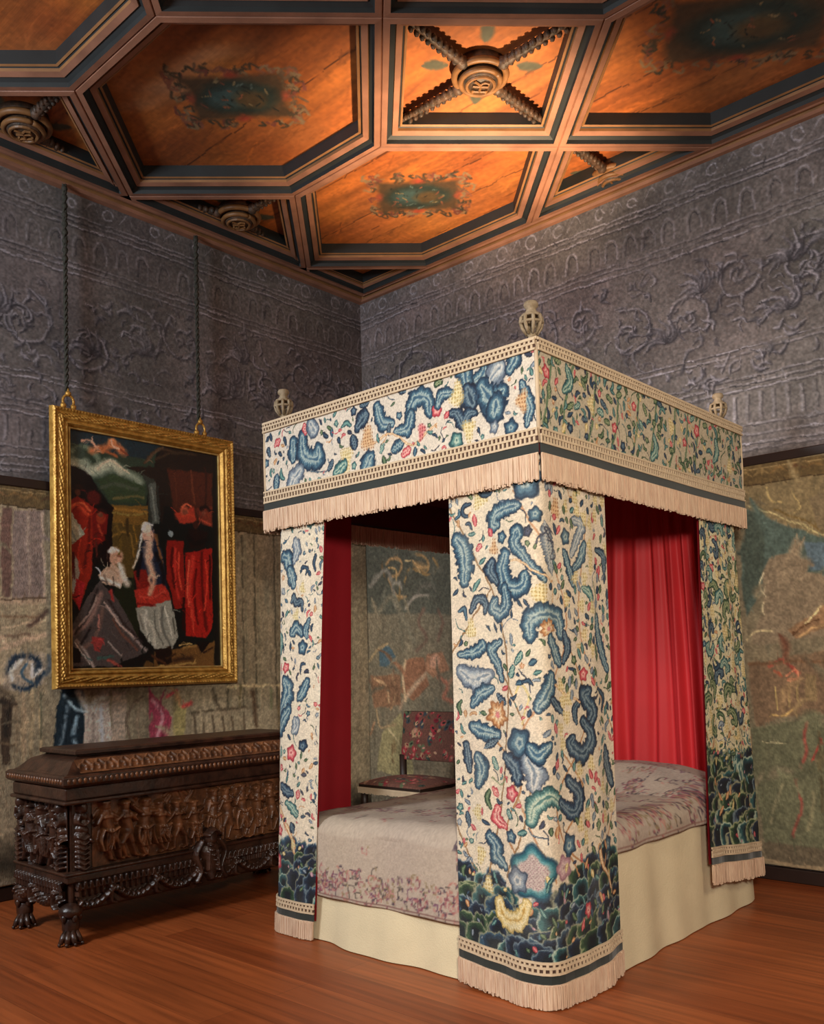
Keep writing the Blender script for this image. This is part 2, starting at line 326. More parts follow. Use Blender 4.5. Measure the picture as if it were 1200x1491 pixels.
    def flow(s, n, L, w, lo, hi, seed=1):               # curling folds and leaves in the local colour
        g = random.Random(seed)
        for _ in range(n):
            x = s.u0+g.random()*s.w; y = s.v0+g.random()*s.h; c = s.img[min(s.ny-1, int((y-s.v0)*s.res)), min(s.nx-1, int((x-s.u0)*s.res))]; a = PI/2+g.gauss(0, .7); cv_ = g.uniform(-1.3, 1.3); l = L*g.uniform(.4, 1.3); P = [(x, y)]
            for k in range(3): a += cv_*.6; P.append((P[-1][0]+l/3*math.cos(a), P[-1][1]+l/3*math.sin(a)))
            s.stroke(P, w*g.uniform(.5, 1.5), np.clip(c*g.choice((g.uniform(lo, .85), g.uniform(1.12, hi))), 0, 1), .7, 1.0, True)
    def tint(s, cols, cell, amt, seed=3):
        for i, c in enumerate(cols): s.put(slice(None), slice(None), np.clip(vnoise(s.ny, s.nx, cell*s.res, cell*s.res, seed+i)-.45, 0, 1)*2*amt, hx(c))
    def fuzz(s, amp=0.05, cell=1.5):
        s.img *= (1+amp*(vnoise(s.ny, s.nx, cell, cell)-0.5)*2)[..., None]
    def sample(s, u, v):
        i = np.clip(((u-s.u0)*s.res), 0, s.nx-1).astype(int); j = np.clip(((v-s.v0)*s.res), 0, s.ny-1).astype(int); return s.img[j, i]
# ------------------------------------------------------------------ drawn designs (kind colour width points, in centimetres on the cloth)
ART_CURT='''
F b 7.3 44.6,208.2
C b 5.7 40.5,198.7 32.8,198.1 27,196 25.7,192.6 29.1,191.6
C n 2.6 12.9,203.4 9.1,202.3 8.5,199.1 11.6,197.7
L n 2 6.9,214.1 8.8,208.5
L r 2.7 15.3,198.2 16.1,192.8
L r 3 23.1,191.2 25,187.4
L r 3.1 16.2,181.9 18.9,184.9
C b 7.8 3.8,188.4 7.9,183.5 9.2,176 8.2,169.1
F b 2.6 31.4,186.4
F b 3.2 49.1,194.1
F d 2.4 45.7,187.6
C b 4.6 37.5,183.8 38.6,187.6 40.5,188.1 38.4,182.9 42.5,177.9 52.2,167.1
S o 0.9 35.3,176.2 42.4,174.8 48.7,170.4 55.9,166.7 58,155.3
L k 8.1 53.1,191.7 57.5,169.1
D d 0.7 49.1,181.8 51.1,185.5 57.2,188.5 54.9,183.6 59.6,182.4 56.5,176 60.7,177.8 53,189 59.1,186.3
C b 7.1 33,179.1 31,172.6 34.4,164.9 42,164.8 43.6,169.3
C n 5 24.6,176.3 23.4,172.4 27.2,167.8
C b 5.3 32.5,164.6 33.4,158.3 29.2,154.2 24.8,157.2 26.9,160.3
C n 3.2 12.1,155.4 15.4,160.9 19.9,159.5 19.8,155.1
C b 2.6 4.6,156.2 8,156.9 8.9,152.3
Y y 4.7 50.1,160.8
Y y 4.2 11.8,147.8
Y y 5 18.6,205.1
Y o 4.1 61.9,197.5
Y o 3.2 26.3,182.5
L n 1.6 20.6,149.4 23.4,146.5
L n 1.6 25.1,150.1 26.9,146
L n 1.6 29,149.9 29.8,145.9
L n 1.7 39,159.6 42.6,155.5
L n 1.7 42.7,159.3 45.4,156.1
L n 1.9 36,155.1 36.3,151.2
C b 7.2 45.8,143.1 45.6,149.2 50.7,152.4 60.6,151.4 62.9,144.4
F o 3.9 54.1,146.8
C b 4.5 55.2,143 58.3,137.5 61.1,132.1
C n 3.8 65.8,144.8 67.6,138.9 64.3,132.8
F b 3.6 69,185.9
C k 3.9 76.1,194 82.7,192.2 76.9,183.6 73.6,178.6
C b 4.3 67.9,179.4 71,172.1 74.3,165.9
C b 4 84.4,184.2 81,177.4 74.7,172.3
C n 3.1 95.2,182.4 102.3,180.4 102.5,172
C b 4.8 92.4,151.7 94.2,143.5 97.7,136 102,128.4
C b 4.2 5.1,136.9 12.5,137.2 17.7,139.9 18.8,141.9
C b 4 28.7,142 23.1,138.6 26.4,133.4 29.5,126
L t 3.8 41.4,137.9 37.9,132.5
L t 3.8 37,131.8 34.4,126.7
L b 2.9 44.5,132.5 48.2,133.9
F r 3 79.6,127.2
L n 1.7 67.7,129.9 73.5,129.4
L g 1.9 70.2,127.9 70.2,123.6
C k 7.4 4.8,129.2 13,125.5 21.8,128.3
C b 4.6 23,122 16.4,119.9 11.6,115
L n 3.2 25.4,119.7 32.1,115.8
C b 5.6 55.3,127.3 53.3,121.7 47.9,114.3
C n 3.1 55.1,117.8 58.4,115.3 63.1,111.5
F o 5.6 26.1,111.3
C n 6.1 83.3,120.2 79.4,118 85.8,111.2 80.8,105.1
C n 3.3 74.8,115.9 71,112.2 72.1,107.4
S y 1.1 37.5,120.2 40.4,124.1 43.9,118.7 40.7,108
S o 1.1 57.5,123.8 64.3,119.6 75.6,115.8
C g 3.9 63.1,217.3 70,214.2 71.1,207.9
F g 4.2 78.9,215.4
C k 3.5 58.8,215.1 53.9,211 58.2,205.7
F k 3 90.1,211.8
L n 2.3 99.1,216.3 99.3,207.9
L g 2.4 78.4,207.2 80.5,205
C n 2.6 18.2,208 21.2,206 25.2,207
L d 1.8 25.1,215.5 25.9,211.7
L k 1.8 4.5,207 5.5,203.6
L t 2.4 11.3,189.7 16,190
L t 2.3 18,176.1 21.1,178.6
L t 2.7 13.5,164.3 17.8,169.6
L n 1.8 72.5,161 75.2,157.1
L n 1.8 68,157 66.3,153.8
L n 1.8 73.4,151.5 74.7,148.4
L n 1.6 68.8,146.8 77.4,145.2
C t 3.4 81.7,164.5 87.6,162.3 88.9,158.2
Y y 3.2 75.9,168.3
S g 0.8 91.1,168.1 92.9,160 91.6,151.7
C n 3 91.1,120.6 97.1,116.2 95.1,110.6
L b 2.6 42.3,125.6 37.6,124
L k 2.4 35.6,145.7 35.9,140.3
S d 0.6 39.7,130.2 44.2,126.4 44.9,121
C b 5.6 11.1,105 17.8,103.6 25.9,103.2
L n 4.1 26.4,101.2 18.1,97.1
F b 6.2 39.1,100.2
C n 6 31.5,93.9 36.3,90.2 38,84.1
C k 7.4 43.1,93 46.2,88.5 45.5,82.7
C b 5.7 44.2,98.5 47.8,95.6 52.5,99.3
C n 6.1 77.7,107.5 84.1,100.4 76.8,93.8 68.1,97.9 69,101
C b 6.2 14.3,92.5 16.2,87.3 13.9,81
C n 4 7.1,97.4 8.3,86.7
F r 3.4 34.4,79.2
L r 3.2 22.6,80.5 26,77.6
C r 3.9 25.3,72.3 24.1,67.8 29.5,65.2
C t 6 44,69.1 45.7,75.4 52.7,78.9 60.8,74.3
C n 6.1 65,83.9 72.7,77.4 67.9,70.9 59.5,76
L t 3.5 33.5,68.8 31.7,71.7
F b 3 33.2,61.8
C b 5.9 19.8,60.1 23.7,56.6 24,52.6 28.9,49.3
F w 10.8 44.1,48.3
F k 5.4 36.6,44.8
Y y 3.4 12.9,69.1
Y y 3.6 14.8,51.4
Y y 3.5 19,39.9
Y y 3.2 73.4,87.7
F b 4.3 64.2,58.1
F b 3.9 95.3,53.2
L g 3.4 86.6,65.7 86.2,60.9
L t 2.7 78.5,85.5 80.5,80.4
L r 2.4 86.9,82.9 89.8,78.4
L g 3.1 94.1,71.2 98.8,68.1
C n 4.9 97.3,93.4 98.4,86.6 102.8,77.6
S n 0.6 42.9,65.9 45.6,63.1 51.7,62.5
L d 2.2 49.4,69.8 47.8,66.2
L o 2.6 56.2,67.2 55.8,61.9
L t 3.3 22.5,93.3 25.4,87.9
L r 1.8 16.1,71.8 15.9,67.8
L n 2.4 15.4,66.1 20.4,64.6
L n 3.3 6.5,68.5 7.4,62
S g 0.6 22.2,84.5 27.1,82.4 31.2,85.1
L d 2.1 38.4,70.8 39.7,67.8
S o 2.1 86.6,54.3 89.2,45.6 95.2,39.5 98,32.3
L t 2.3 60.8,97.7 62,92.9
L n 1.9 57.9,96.5 57,93.4
L n 1.9 61.8,90.6 64.5,87.9
'''
ART_NL='''
F t 2.9 35.8,211.7
C t 2.5 13.2,211.7 18.1,211.9 19.2,208.6
C k 6 22,203.5 24.2,198.6 21.1,192.6
C b 6.8 10.2,196 15.1,193.9 16.1,188.3
C b 6 17.3,188.2 19.6,184 21.8,179.1
C n 2.3 28,186.5 30.4,188.6 34.4,187.5 33.2,184.5
Y y 3.1 30,177.7
C n 3.3 19.7,170.6 21.6,172.9 24.5,169.5 29.2,170 30.6,165.7
Y y 3.7 24.8,162.5
L k 3.6 9.6,178.4 13.2,175
C b 5.7 21,153.3 25.8,156.2 30.4,152.9
C b 3.4 36.4,159.6 33.9,154.3 34.9,150.4
F b 4.1 31.3,145.2
C t 4.9 7.6,153 9.3,148.1 7.2,141.8
L n 1.8 20.2,148.6 20,143.1
F r 3 16.1,134.5
L r 1.8 10.7,137 9.3,131.4
C n 2.1 30.2,131.3 31.5,135.9 34.4,135.9
C b 8.6 15.3,127.4 18.7,122 14.9,114.9 8.6,107.6
C b 5.6 36.4,126.7 32.8,121.3 29.2,118.2
L n 2 11.6,162.4 6.5,159.4
C n 2.8 40.9,194.6 39.1,190.1 40.1,186.2
L n 1.4 12.9,147.2 13.4,142.5
C b 7.5 19.7,111.5 13.1,104.6 7.8,100.3 6,106.1
C k 5.2 26.4,106.7 27.6,103.5 25,100.1
F r 4.4 23.7,88.1
L t 3.4 12.7,91.3 12.5,85.4
L n 2.4 19.3,98.2 22.9,95.1
F r 2.1 13.6,80.1
F n 3.6 33.9,92.7
C n 4.7 13.9,70.6 19.5,67.7 25.7,67
L r 3.6 30.7,68.7 31.2,64.7
C t 4.4 20.6,61.3 26.7,58.6 30.3,55.7
C t 4.1 6.5,60 7,55.8
S o 2.8 9.2,62.7 19,51.3 27.4,41.6 28.4,36.1
F r 3.2 13.7,45.7
C n 3.4 25.2,50.3 27.5,46.5
L g 2.2 28.1,83.9 29.2,79.9
L b 2.2 21.1,78.5 20.4,75.2
F r 4.8 11.7,29.1
Y y 2.8 27.3,40
L g 2.1 6.8,70.9 7.3,66.7
'''
ART_VAL='''
C b 6.4 24.7,257.9 24.4,250
C b 8.3 31.7,259.2 33.4,249.8 43,246.8 44.1,251.7
C k 7.3 30.2,243.1 25.1,240 21.9,235.9
L r 4.4 33.9,265.4 34.7,260.6
L r 4.5 9.2,258.8 13.5,261.3
L b 5.1 10.9,244.3 9.5,236.4
Y y 5.9 65.1,243.5
Y o 5.8 80.5,249.4
L n 5 69.9,253.2 71.8,246.1
C n 5.4 73.5,256.2 77.1,259.8 80.6,261
C b 5.6 87.5,263.2 90.5,255.3 97.1,254
C b 7.1 82.5,241.1 78,236.4
C b 6.5 108.3,255.2 111.7,261.5 119.3,260.4 120.9,253.8
C b 4.8 109.9,256.1 107.3,249.6 100.2,249.8
F r 3 125.4,254.2
C b 4.1 126,256.2 129.1,260 134.1,259.5
C b 5.6 145.6,261.9 151.8,262.6 153.4,267.7
C b 6 137.4,270.5 141.6,267.2 144.1,260
C k 7.8 161.9,264 157.2,260.8
C n 7.5 143.4,259.1 146,253
C b 9.2 151.7,258.3 156.8,251.7 163.6,254.5
C b 7.8 159.5,251.1 157.9,245
C b 4.3 172.6,255.6 176.7,246.4 175.1,238.9
C b 5.9 166.1,269.9 169.9,266.9 167.1,262.2
C n 4.3 133.8,251.1 137.4,250.4 140.8,245.2 143.7,249 147.2,248.9
Y y 5.1 137.7,258.1
F t 3.7 136.3,238.9
F b 3.5 166.9,239.1
L b 5 96.6,241.6 104,244.4
L n 3.7 101.6,267.9 106.4,266.2
L g 4.3 124.8,265 128.5,265.8
L n 4.1 75.6,265.7 82.5,266.1
C t 4.6 65.5,282.9 61.8,278.7
L r 4.4 103,238.7 108.6,240.6
Y y 4.4 143.5,242.5
L n 3.2 95.5,254.3 94.4,248.5
C k 6.3 38.7,264.4 41.5,260
C t 5.2 56.7,238.1 64.1,240.6
S o 1 83.5,247 96.9,249.3 109.4,242.2 124.9,248.4
Y r 3.4 115.8,246.8
L n 2.9 48.1,258.7 51.8,255.4
L n 2.8 59.1,254 60.8,251.2
F n 2.5 71.1,264.2
Y o 4.2 173,248.2
S n 0.8 38,241.2 51.3,240.3 51.4,245.3
L n 2.7 16.6,262.1 18.5,257.7
L t 3.1 43.6,237.7 47.3,233.2
F k 2.6 157.8,240.7
'''
ART_PIC='''
P 0d120f 0.4 283.5,301.1 401.6,306 400,140.7 283.1,141.7
P 2b3a2c 1.1 283.4,299.7 354.3,301.5 343.5,256.6 316.3,253.6 302.9,271.9 283.2,280.2
P 1a2c33 1.1 283.5,301.1 357.7,304.3 344,290.9 307.6,289.6 285.5,294.5
S 8f9c86 4.7 286.1,281.4 297,280.9 304.4,275.6 318.3,281.2 329.2,278.4 338.8,273.8
S b9bba0 3.7 302.9,276.1 316.7,283.8 324.5,279.2
S 6f7f68 2.5 288.3,288 298.7,292.5 307.6,285.3
S b96f45 3.7 303.1,290.3 312.2,293.2 318.5,297.1 326.3,292.6
E c98052 3.5 317.7,297.7
E b56a3e 2.6 309.9,291.4
E b87048 2.6 324.7,293.8
S d6a083 1.4 295.7,295.5 303.2,296 307.6,291.1
S a15a35 1.7 313.7,290.6 321.5,288.9
P 33432b 1.1 307.4,271.1 318.2,276.8 343.7,270 343.5,258.1 314.8,257.7
P 7a5a26 0.9 316.3,255 345.1,256.8 344.9,243.4 317.7,240.8
P 574520 0.9 316.9,242.2 340,243 332.9,205.8 317.2,204.9
S a07532 1.4 317.9,252.3 343.4,252.9
S 8f6c30 1.1 317.6,233.6 330.2,236.2 333.2,220.4
P 201610 0.9 329.3,282.8 350.6,285.9 357.7,303.6 400.6,304.3 400.7,263.1 358.6,258.3 356.7,246.1 350,251.4 343.8,277.5
P 31362f 0.7 340.6,280 350.5,276.9 354.1,245.8 344.9,243.4 346.2,268.8
P 4d2315 1.5 360.8,285.8 400.3,288.3 399.5,250.3 367.1,250.1
S 45301f 1.2 342.3,287.7 354.2,300 368,299.1
P 100808 0.7 283.9,279 301.4,274.5 310.3,258.6 317.9,253.7 316.6,214.9 303.6,211.2 283.5,238.8
P 8e2414 0.8 285.1,252.8 292.4,258.5 302.6,252 303.9,232.4 302.1,209.7 292.9,182.9 287.2,189.6 286.1,221.2
S c4472a 1.9 285.7,247.4 292.3,250.9 299.6,246.1
P b0b49a 0.6 288.6,246.3 297.2,233.2 284.7,222.4 284.9,239
P a9ada0 0.6 290.4,218.7 294.7,209.3 288.7,192.4 286.5,195
P b3242a 0.7 291,203.5 296.8,199.7 292.9,181.5 289.4,189.6
P 6f1510 0.8 302.6,252 314.7,247.7 312.9,230.3 303.8,223.9
E 94351f 3.4 309.3,244.2
E 4f1410 5.1 304.2,257.9
P 060606 0.8 283.1,210 287.2,189.6 292.9,180.1 283.5,178.5
P 1d2414 0.7 318.6,197.9 332.9,205.8 337.1,162.3 328.9,150.7 316.8,176.4
P 4d4440 0.8 308,201.6 320.1,190.8 341.8,153.5 316.3,143.8 285.2,144.4 285.5,169 300.4,192.8
S 8c6f63 2.3 308.6,193.2 300.2,176.1 288.4,166.2
S 9c8b82 1.7 312.3,184.8 327.6,168 341.8,155
S 71584d 2 309.2,183.3 304.5,165 295.5,156.6
S a8988c 1.4 291.2,162.1 296.9,153.8 302.7,144.1
P 973a35 1.1 301.5,165 310.5,162.2 307.3,153.8 302.9,155.2
S b0443c 1.4 315.5,196.3 317,189.2
P 070606 0.8 286.8,158 294,155.2 292.5,147 286.7,147.1
S 3d5a50 1.4 305.8,149.6 316.4,150.9
S a64f42 1.4 313.3,148.1 322.5,143.7
S 7f756c 1.4 319.9,176.5 332.3,162.3
P c7a98d 0.8 306.5,205.8 317.3,215 328.1,205.5 323.3,198.1 309.5,200.3
E d2a587 6 318.9,219.4
S e0cfba 3.2 323.5,212.5 325,205.4 328.1,201.2
E e3d2bd 2.6 316.7,223.5
P 1c2536 0.6 338.9,225.2 343.2,237.3 345.8,245 351.5,238.1 356.3,225 360.1,198.3 336.1,200.1
S 6b4a26 1.5 351.5,236.6 356.1,213
P 7f2018 0.9 333,210.2 342.8,212.2 349.1,194.8 336,192.8
P b03326 0.9 332.8,197.1 357.6,202.7 362.5,190.9 335.8,182.6
P 9c9a8a 0.9 334.2,184 362.5,190.9 369,165.4 361.9,154.9 348.4,155 337.2,169.6
S bdb9a6 1.8 339,179.8 347,169.7 348.5,157.9
S 6a6a60 1.5 355.7,186.1 355.4,171.3 362,157.9
E dcae93 5 344.8,236
E e6d6bf 4.1 343.3,241.8
S d9b79c 3.9 345.5,230.2 344.6,222.7 347.7,209.6
E d8a98c 3 346.2,221.3
S cf9c7e 2.7 349.3,209.7 349.2,203.7 345.8,194.7
S d5c7ae 1.5 338,222.2 333,213.1
P 8c1c14 0.9 359.9,234.3 373.8,235.5 374.6,185.2 365.9,185 359.4,207.2
P a01e16 0.9 375.4,226.5 399.1,231.4 397.8,170.3 392.2,164 374.2,165.4
S c8372a 2.2 382.5,223.9 378.4,200.6 381.6,177.7
S 5d0f0c 1.9 389.8,227.5 389.3,201.1 392.3,170.2
S c23528 1.8 366.7,228.8 366.3,207.6 369.5,192.6
P 1c0c08 1.5 377.5,245.1 395.6,243.7 391.7,230.8 379,229.8
P b23c28 1.5 367.1,254.7 383.2,261.1 384.8,248.9 370.5,247.4
E c05a3c 3.7 375.1,257.1
P 7d3523 1.9 385,259.7 399.7,263 399.4,247.2 390.2,249.4
E 8fa0a0 2.1 363.4,239.2
P 6b4a26 1.2 348.4,153.5 399.5,160.9 399.1,142.2 348.2,141.7
P 1a100b 0.9 348.4,155 362,157.9 363.5,145.9 351.6,143.1
S 3a2516 2.4 365.2,147.4 379.2,148.7
P 120b09 0.8 383,160.9 395.8,160.9 388.3,152.4
S 93703c 1.5 372.3,156.3 383,157.8
P 5a4020 1.2 341.7,147.7 351.6,144.6 348.2,141 338.4,141.9
E 3a4a40 4.2 294.2,287.5
S a9b09a 2 288.3,279.6 295.5,277.9 301.4,274.5
S cdbfa0 1.1 307.5,278.2 315.2,285.1 323,283.3 330.8,278.6
S e0b090 1 317,299.8 318.5,295.7 323.1,294.3
S c98f6a 1 307.7,293.9 304.6,290.6 309.1,289.9
S 7d3a26 1 324.7,293.8 329.4,291.6
S 47503f 1.7 310.3,265.7 321.2,270 337.1,267.7
S 66603a 1.2 318,259.5 330.6,262.5 341.9,262.4
S 8f7a3c 1 317.8,249.4 330.4,249.3 343.4,252.2
S 6d5522 1.2 320.8,242.5 323.8,231.3 322.1,221
S a0742c 1 333.5,242.3 336.5,229.4
S 3c2e14 1.3 328.8,246.2 328.6,234.6
P 555c54 0.6 346.2,272.6 351.3,275.5 354.1,245.8 348.3,244.5
S 7c8478 1 348.7,270.7 350.1,257.4 350.8,247
S 2a2f2a 1.1 353.2,271.2 354.3,251.8
S 5a4532 1.2 344,288.6 350.8,296.4 357.7,302
S 3b2c1d 1.5 352.4,292.2 366.2,298.8 385.8,300.4
S 5a2c1a 1.2 367.7,285.3 368.1,259.4
S 6b3823 1.2 381.9,287.3 383.3,264.2
S 33170e 1.3 394.7,287.6 394.2,262.3
E 5a2f20 2.1 292.7,260.7
S 24120c 2 289.5,261.7 293.2,264.7 297.1,262.6
S d2603a 1.2 287.9,250.4 295.2,253.3 301.1,249
S 5c120c 1.4 301,243.4 300.1,226.4 296.2,210.8
S bf3b24 1.1 293.5,228.7 292.6,217.5 294.7,206.5
S d9d8c0 1 290,239.5 293.5,232.9
S 7f8a80 1 287,236.4 290.5,228.4
S 4a0e0c 1.2 289,220 289.5,203.4
S c53a34 1 292.4,199.4 292.2,188.4
E 70402c 1.9 309,247.1
S 2a1410 1.3 306.3,248.5 309.4,250.7 312.4,248.8
S a8422a 1.1 307,239.7 309.9,232.9
S 1a0a08 1.4 313,233.2 314.2,211.9
S 532018 1.1 305.4,232.5 305.9,218.4
E c79a7c 3.4 318.2,218.6
S f0e3d0 1.3 314,222.6 317.5,225 321.8,223.2
S 8a5a44 0.9 321.3,220.3 323.6,219.7
S e8dcc8 1.7 322,214.6 324.3,209.7 326.9,204.8
S b49276 1.1 308.8,207.3 315.7,210.6 321.9,206.6
S efe2cc 1.7 308.8,203.8 316.4,201.3 322.5,199.5
S 8f7c6a 0.9 311.1,206 312.5,200.4
S 6b5a4c 0.9 317.2,204.9 317.9,199.3
S 2b2422 1.4 306.4,195.9 298.7,178.8 289.8,166.3
S a58c7e 1 306.3,191.7 300.2,180.3 292.8,171.8
S c3a898 0.8 310.8,187.6 319.9,175.1 332.3,163.7
S 332826 1.3 313.9,189.1 324.5,173.7 338.7,160.8
S 6f4a3c 1.1 316.8,176.4 324.4,165.1 335.4,155
S b5786a 0.8 306.2,179 306,169.2
S 8f3a34 1.1 301.4,160.8 307.4,158.7
S 4c625c 0.8 294,152.5 301.3,148.2
S a39488 0.8 313.5,160.8 322.6,150.8
S 1f1a1a 1.3 300.1,170.5 294.1,159.4
S c2b5a8 0.8 289.7,160.8 294,153.9 299.8,145.5
S 9c2f2a 1.1 314.7,195.6 317,190
E e2b89c 2.5 346.1,235.4
S efe6d6 1.5 340.8,240.1 343.6,244.8 348.2,243.8
S e9dccb 1.2 339.9,237.1 339,229.6 336.4,220.6
S a6785a 0.7 347.3,236.2 348.1,234.1
S 8a5c3c 1 349.8,237.9 353,227.8 356.2,217.5
S d9b294 1.8 344.7,229.3 346.3,224.3
S 0c0c12 1.8 339.7,222.3 337.9,213.4 336.2,206
S 0e0d12 2.1 351.2,223.2 356.1,213 357.6,202.7
E e4bb9c 1.8 344.9,221.2
S dcae8e 1.8 345.3,217.6 347.7,211 345.1,205
S e6c0a0 1.2 346.9,209.5 351,206.8 353.5,208.4
S cf9a7c 1.2 345.1,205 347.5,199.2 344.9,193.9
S 96241c 1.2 334.5,205.9 337.7,200.2
S c94a38 1 337.6,192.9 347.4,191.8 357.5,196.7
S 7a1a14 1.2 335.9,187 349,186.7
S c9c6b4 1.2 342.3,182.8 341.3,172.5 345.2,160.8
S 6f6d62 1 348.9,183 349.5,171.2 355.2,159.4
S d2ceba 1 357.3,186.2 360.5,174.3 363.8,163.9
S 7d7a6c 1 337.4,179.8 339.6,169.6
S b7b3a0 1 352.2,180.1 353.7,168.3
S 565448 1.1 364,177.4 365.6,166.9
E 8e4a34 2.3 375.6,256.4
S c2452c 1.4 371.5,252.1 379.5,254.5 383.9,251.9
S e06a48 1.1 373.4,260 377,262.7 380.5,260.8
E 3a1a10 2.5 384.7,247.3
E 7a4230 2 392.2,257.4
S 1c0d08 1.9 389.5,260.2 394.2,262.3 397.8,259.6
S b04a34 1.2 388.5,252.3 397.6,250.1
S 4e0d0a 1.4 364.9,228.7 363.8,215 366.1,198.5
S d94a34 1.1 370.1,226.1 369,212.3 372.2,198.8
S e05a40 1.1 378.8,220.6 376.7,203.6 378.2,186.8
S 5a0c0a 1.4 384.1,214.8 382.8,196.2 385.1,174.7
S cf3e2c 1.2 393.3,221.6 393.9,204.4 390.7,184.1
S 3c0806 1.4 397.1,225 396.5,193.6
S 8f1712 1.2 387.6,208.8 388.1,187.1
S c7402e 1.1 379.9,183.8 381.4,168.5
S 2a0806 1.5 373.9,192.8 372.6,170
S 0d0706 2.2 377.4,238.9 384.5,233.3 393.7,237.2
S a08048 1 351.6,143.1 365.1,143.6 382.7,145.6
S 3a2412 1.3 358.4,148.9 365.3,151.9
S c09a5c 0.9 368.9,158.6 379.4,159.4
S 4a2c1a 1.3 346.7,150.6 351.6,147.6 358.3,144.5
S 2a1810 1.2 390.1,153.2 397.5,156.3
'''
ART_TAPL='''
P 16232b 0.7 283,131 298,129 301,116 297,89 276,90 278,109
S 8fa3aa 1.7 284,125 293,116 311,115
S c0b4a8 4.4 295,126 302,117 313,124
S 5f6f78 1.7 286,118 284,102 281,92
S 7f97a3 2 293,111 291,99 293,91
P b3a597 0.8 298,114 317,122 318,89 298,89
S 8d8074 1.4 305,112 304,90
S d2c6b6 1.7 311,115 311,90
P 9c8c7a 0.9 319,127 330,126 329,89 318,89
S 6b5c4c 1.4 333,91 330,105 334,116 342,122
S 867560 1.4 341,90 338,105 342,117
P 8a3a4a 0.9 347,129 352,122 366,107 364,94 357,88 348,89 347,106
S c77f88 2.1 350,120 358,107 353,91
S 6e2438 1.4 362,103 357,91
P 8c8155 1.1 368,118 379,113 376,88 366,89
S a2484a 1.8 362,121 370,125
S a8433f 2.2 376,114 383,116
S 4f4536 1.7 383,108 415,110 443,110
S 564a3a 1.5 385,106 386,89
S 564a3a 1.5 392,105 393,88
S 564a3a 1.5 401,105 402,88
S 564a3a 1.5 410,104 411,89
S 564a3a 1.5 419,104 420,89
S 564a3a 1.6 429,105 430,89
S 48392a 2.8 439,122 441,90
S b0a07c 1.5 415,127 469,126
S 6a6a50 2 456,123 456,109
S 7c725c 1.5 390,128 390,111
S 837963 1.5 403,127 403,110
S 5f573f 1.6 427,128 426,111
S 6c5f47 1.6 464,123 464,87
P 3b3026 0.9 243,127 250,122 248,84 243,84
S 8b7a60 1.6 256,118 257,86
S 6a5c46 1.3 262,118 262,86
S a08d6c 1.3 267,117 269,85
S 5a4c3a 1.3 243,98 253,96
P 5b463e 1 244,245 251,246 250,190 244,190
P 6f625c 1 252,245 272,247 272,189 251,189
S 8b7c70 1.3 261,244 262,190
S a08d7c 1.1 271,245 272,191
S 93806a 2.6 244,187 273,187
S 4d3d30 0.8 244,188 273,189
S 6d5a46 1.3 244,177 270,177
S b09c80 1.3 244,169 272,175
S 4f3f36 2.3 262,171 273,181
S a58f78 2.5 244,156 272,166
S 6c5a4a 1.3 244,163 262,165
P 8e8272 0.6 243,144 251,153 272,154 273,133 255,129 243,132
S 1c2a38 2.8 247,142 252,150 260,152 267,148 265,142
S 1b2c3c 2 252,133 257,131 265,133 271,141
S c6bcae 2 251,137 250,142 256,149
S cfc5b5 1.6 263,146 263,138 268,143
S 375264 1.3 259,146 256,140 263,134
S 27221c 2.3 243,123 247,121 246,103
S 7a6b55 1.3 252,124 253,92
S 97876a 1.8 263,128 262,92
S 5c5a48 1 269,127 268,98
S 8c7a62 1.3 257,127 258,89
'''
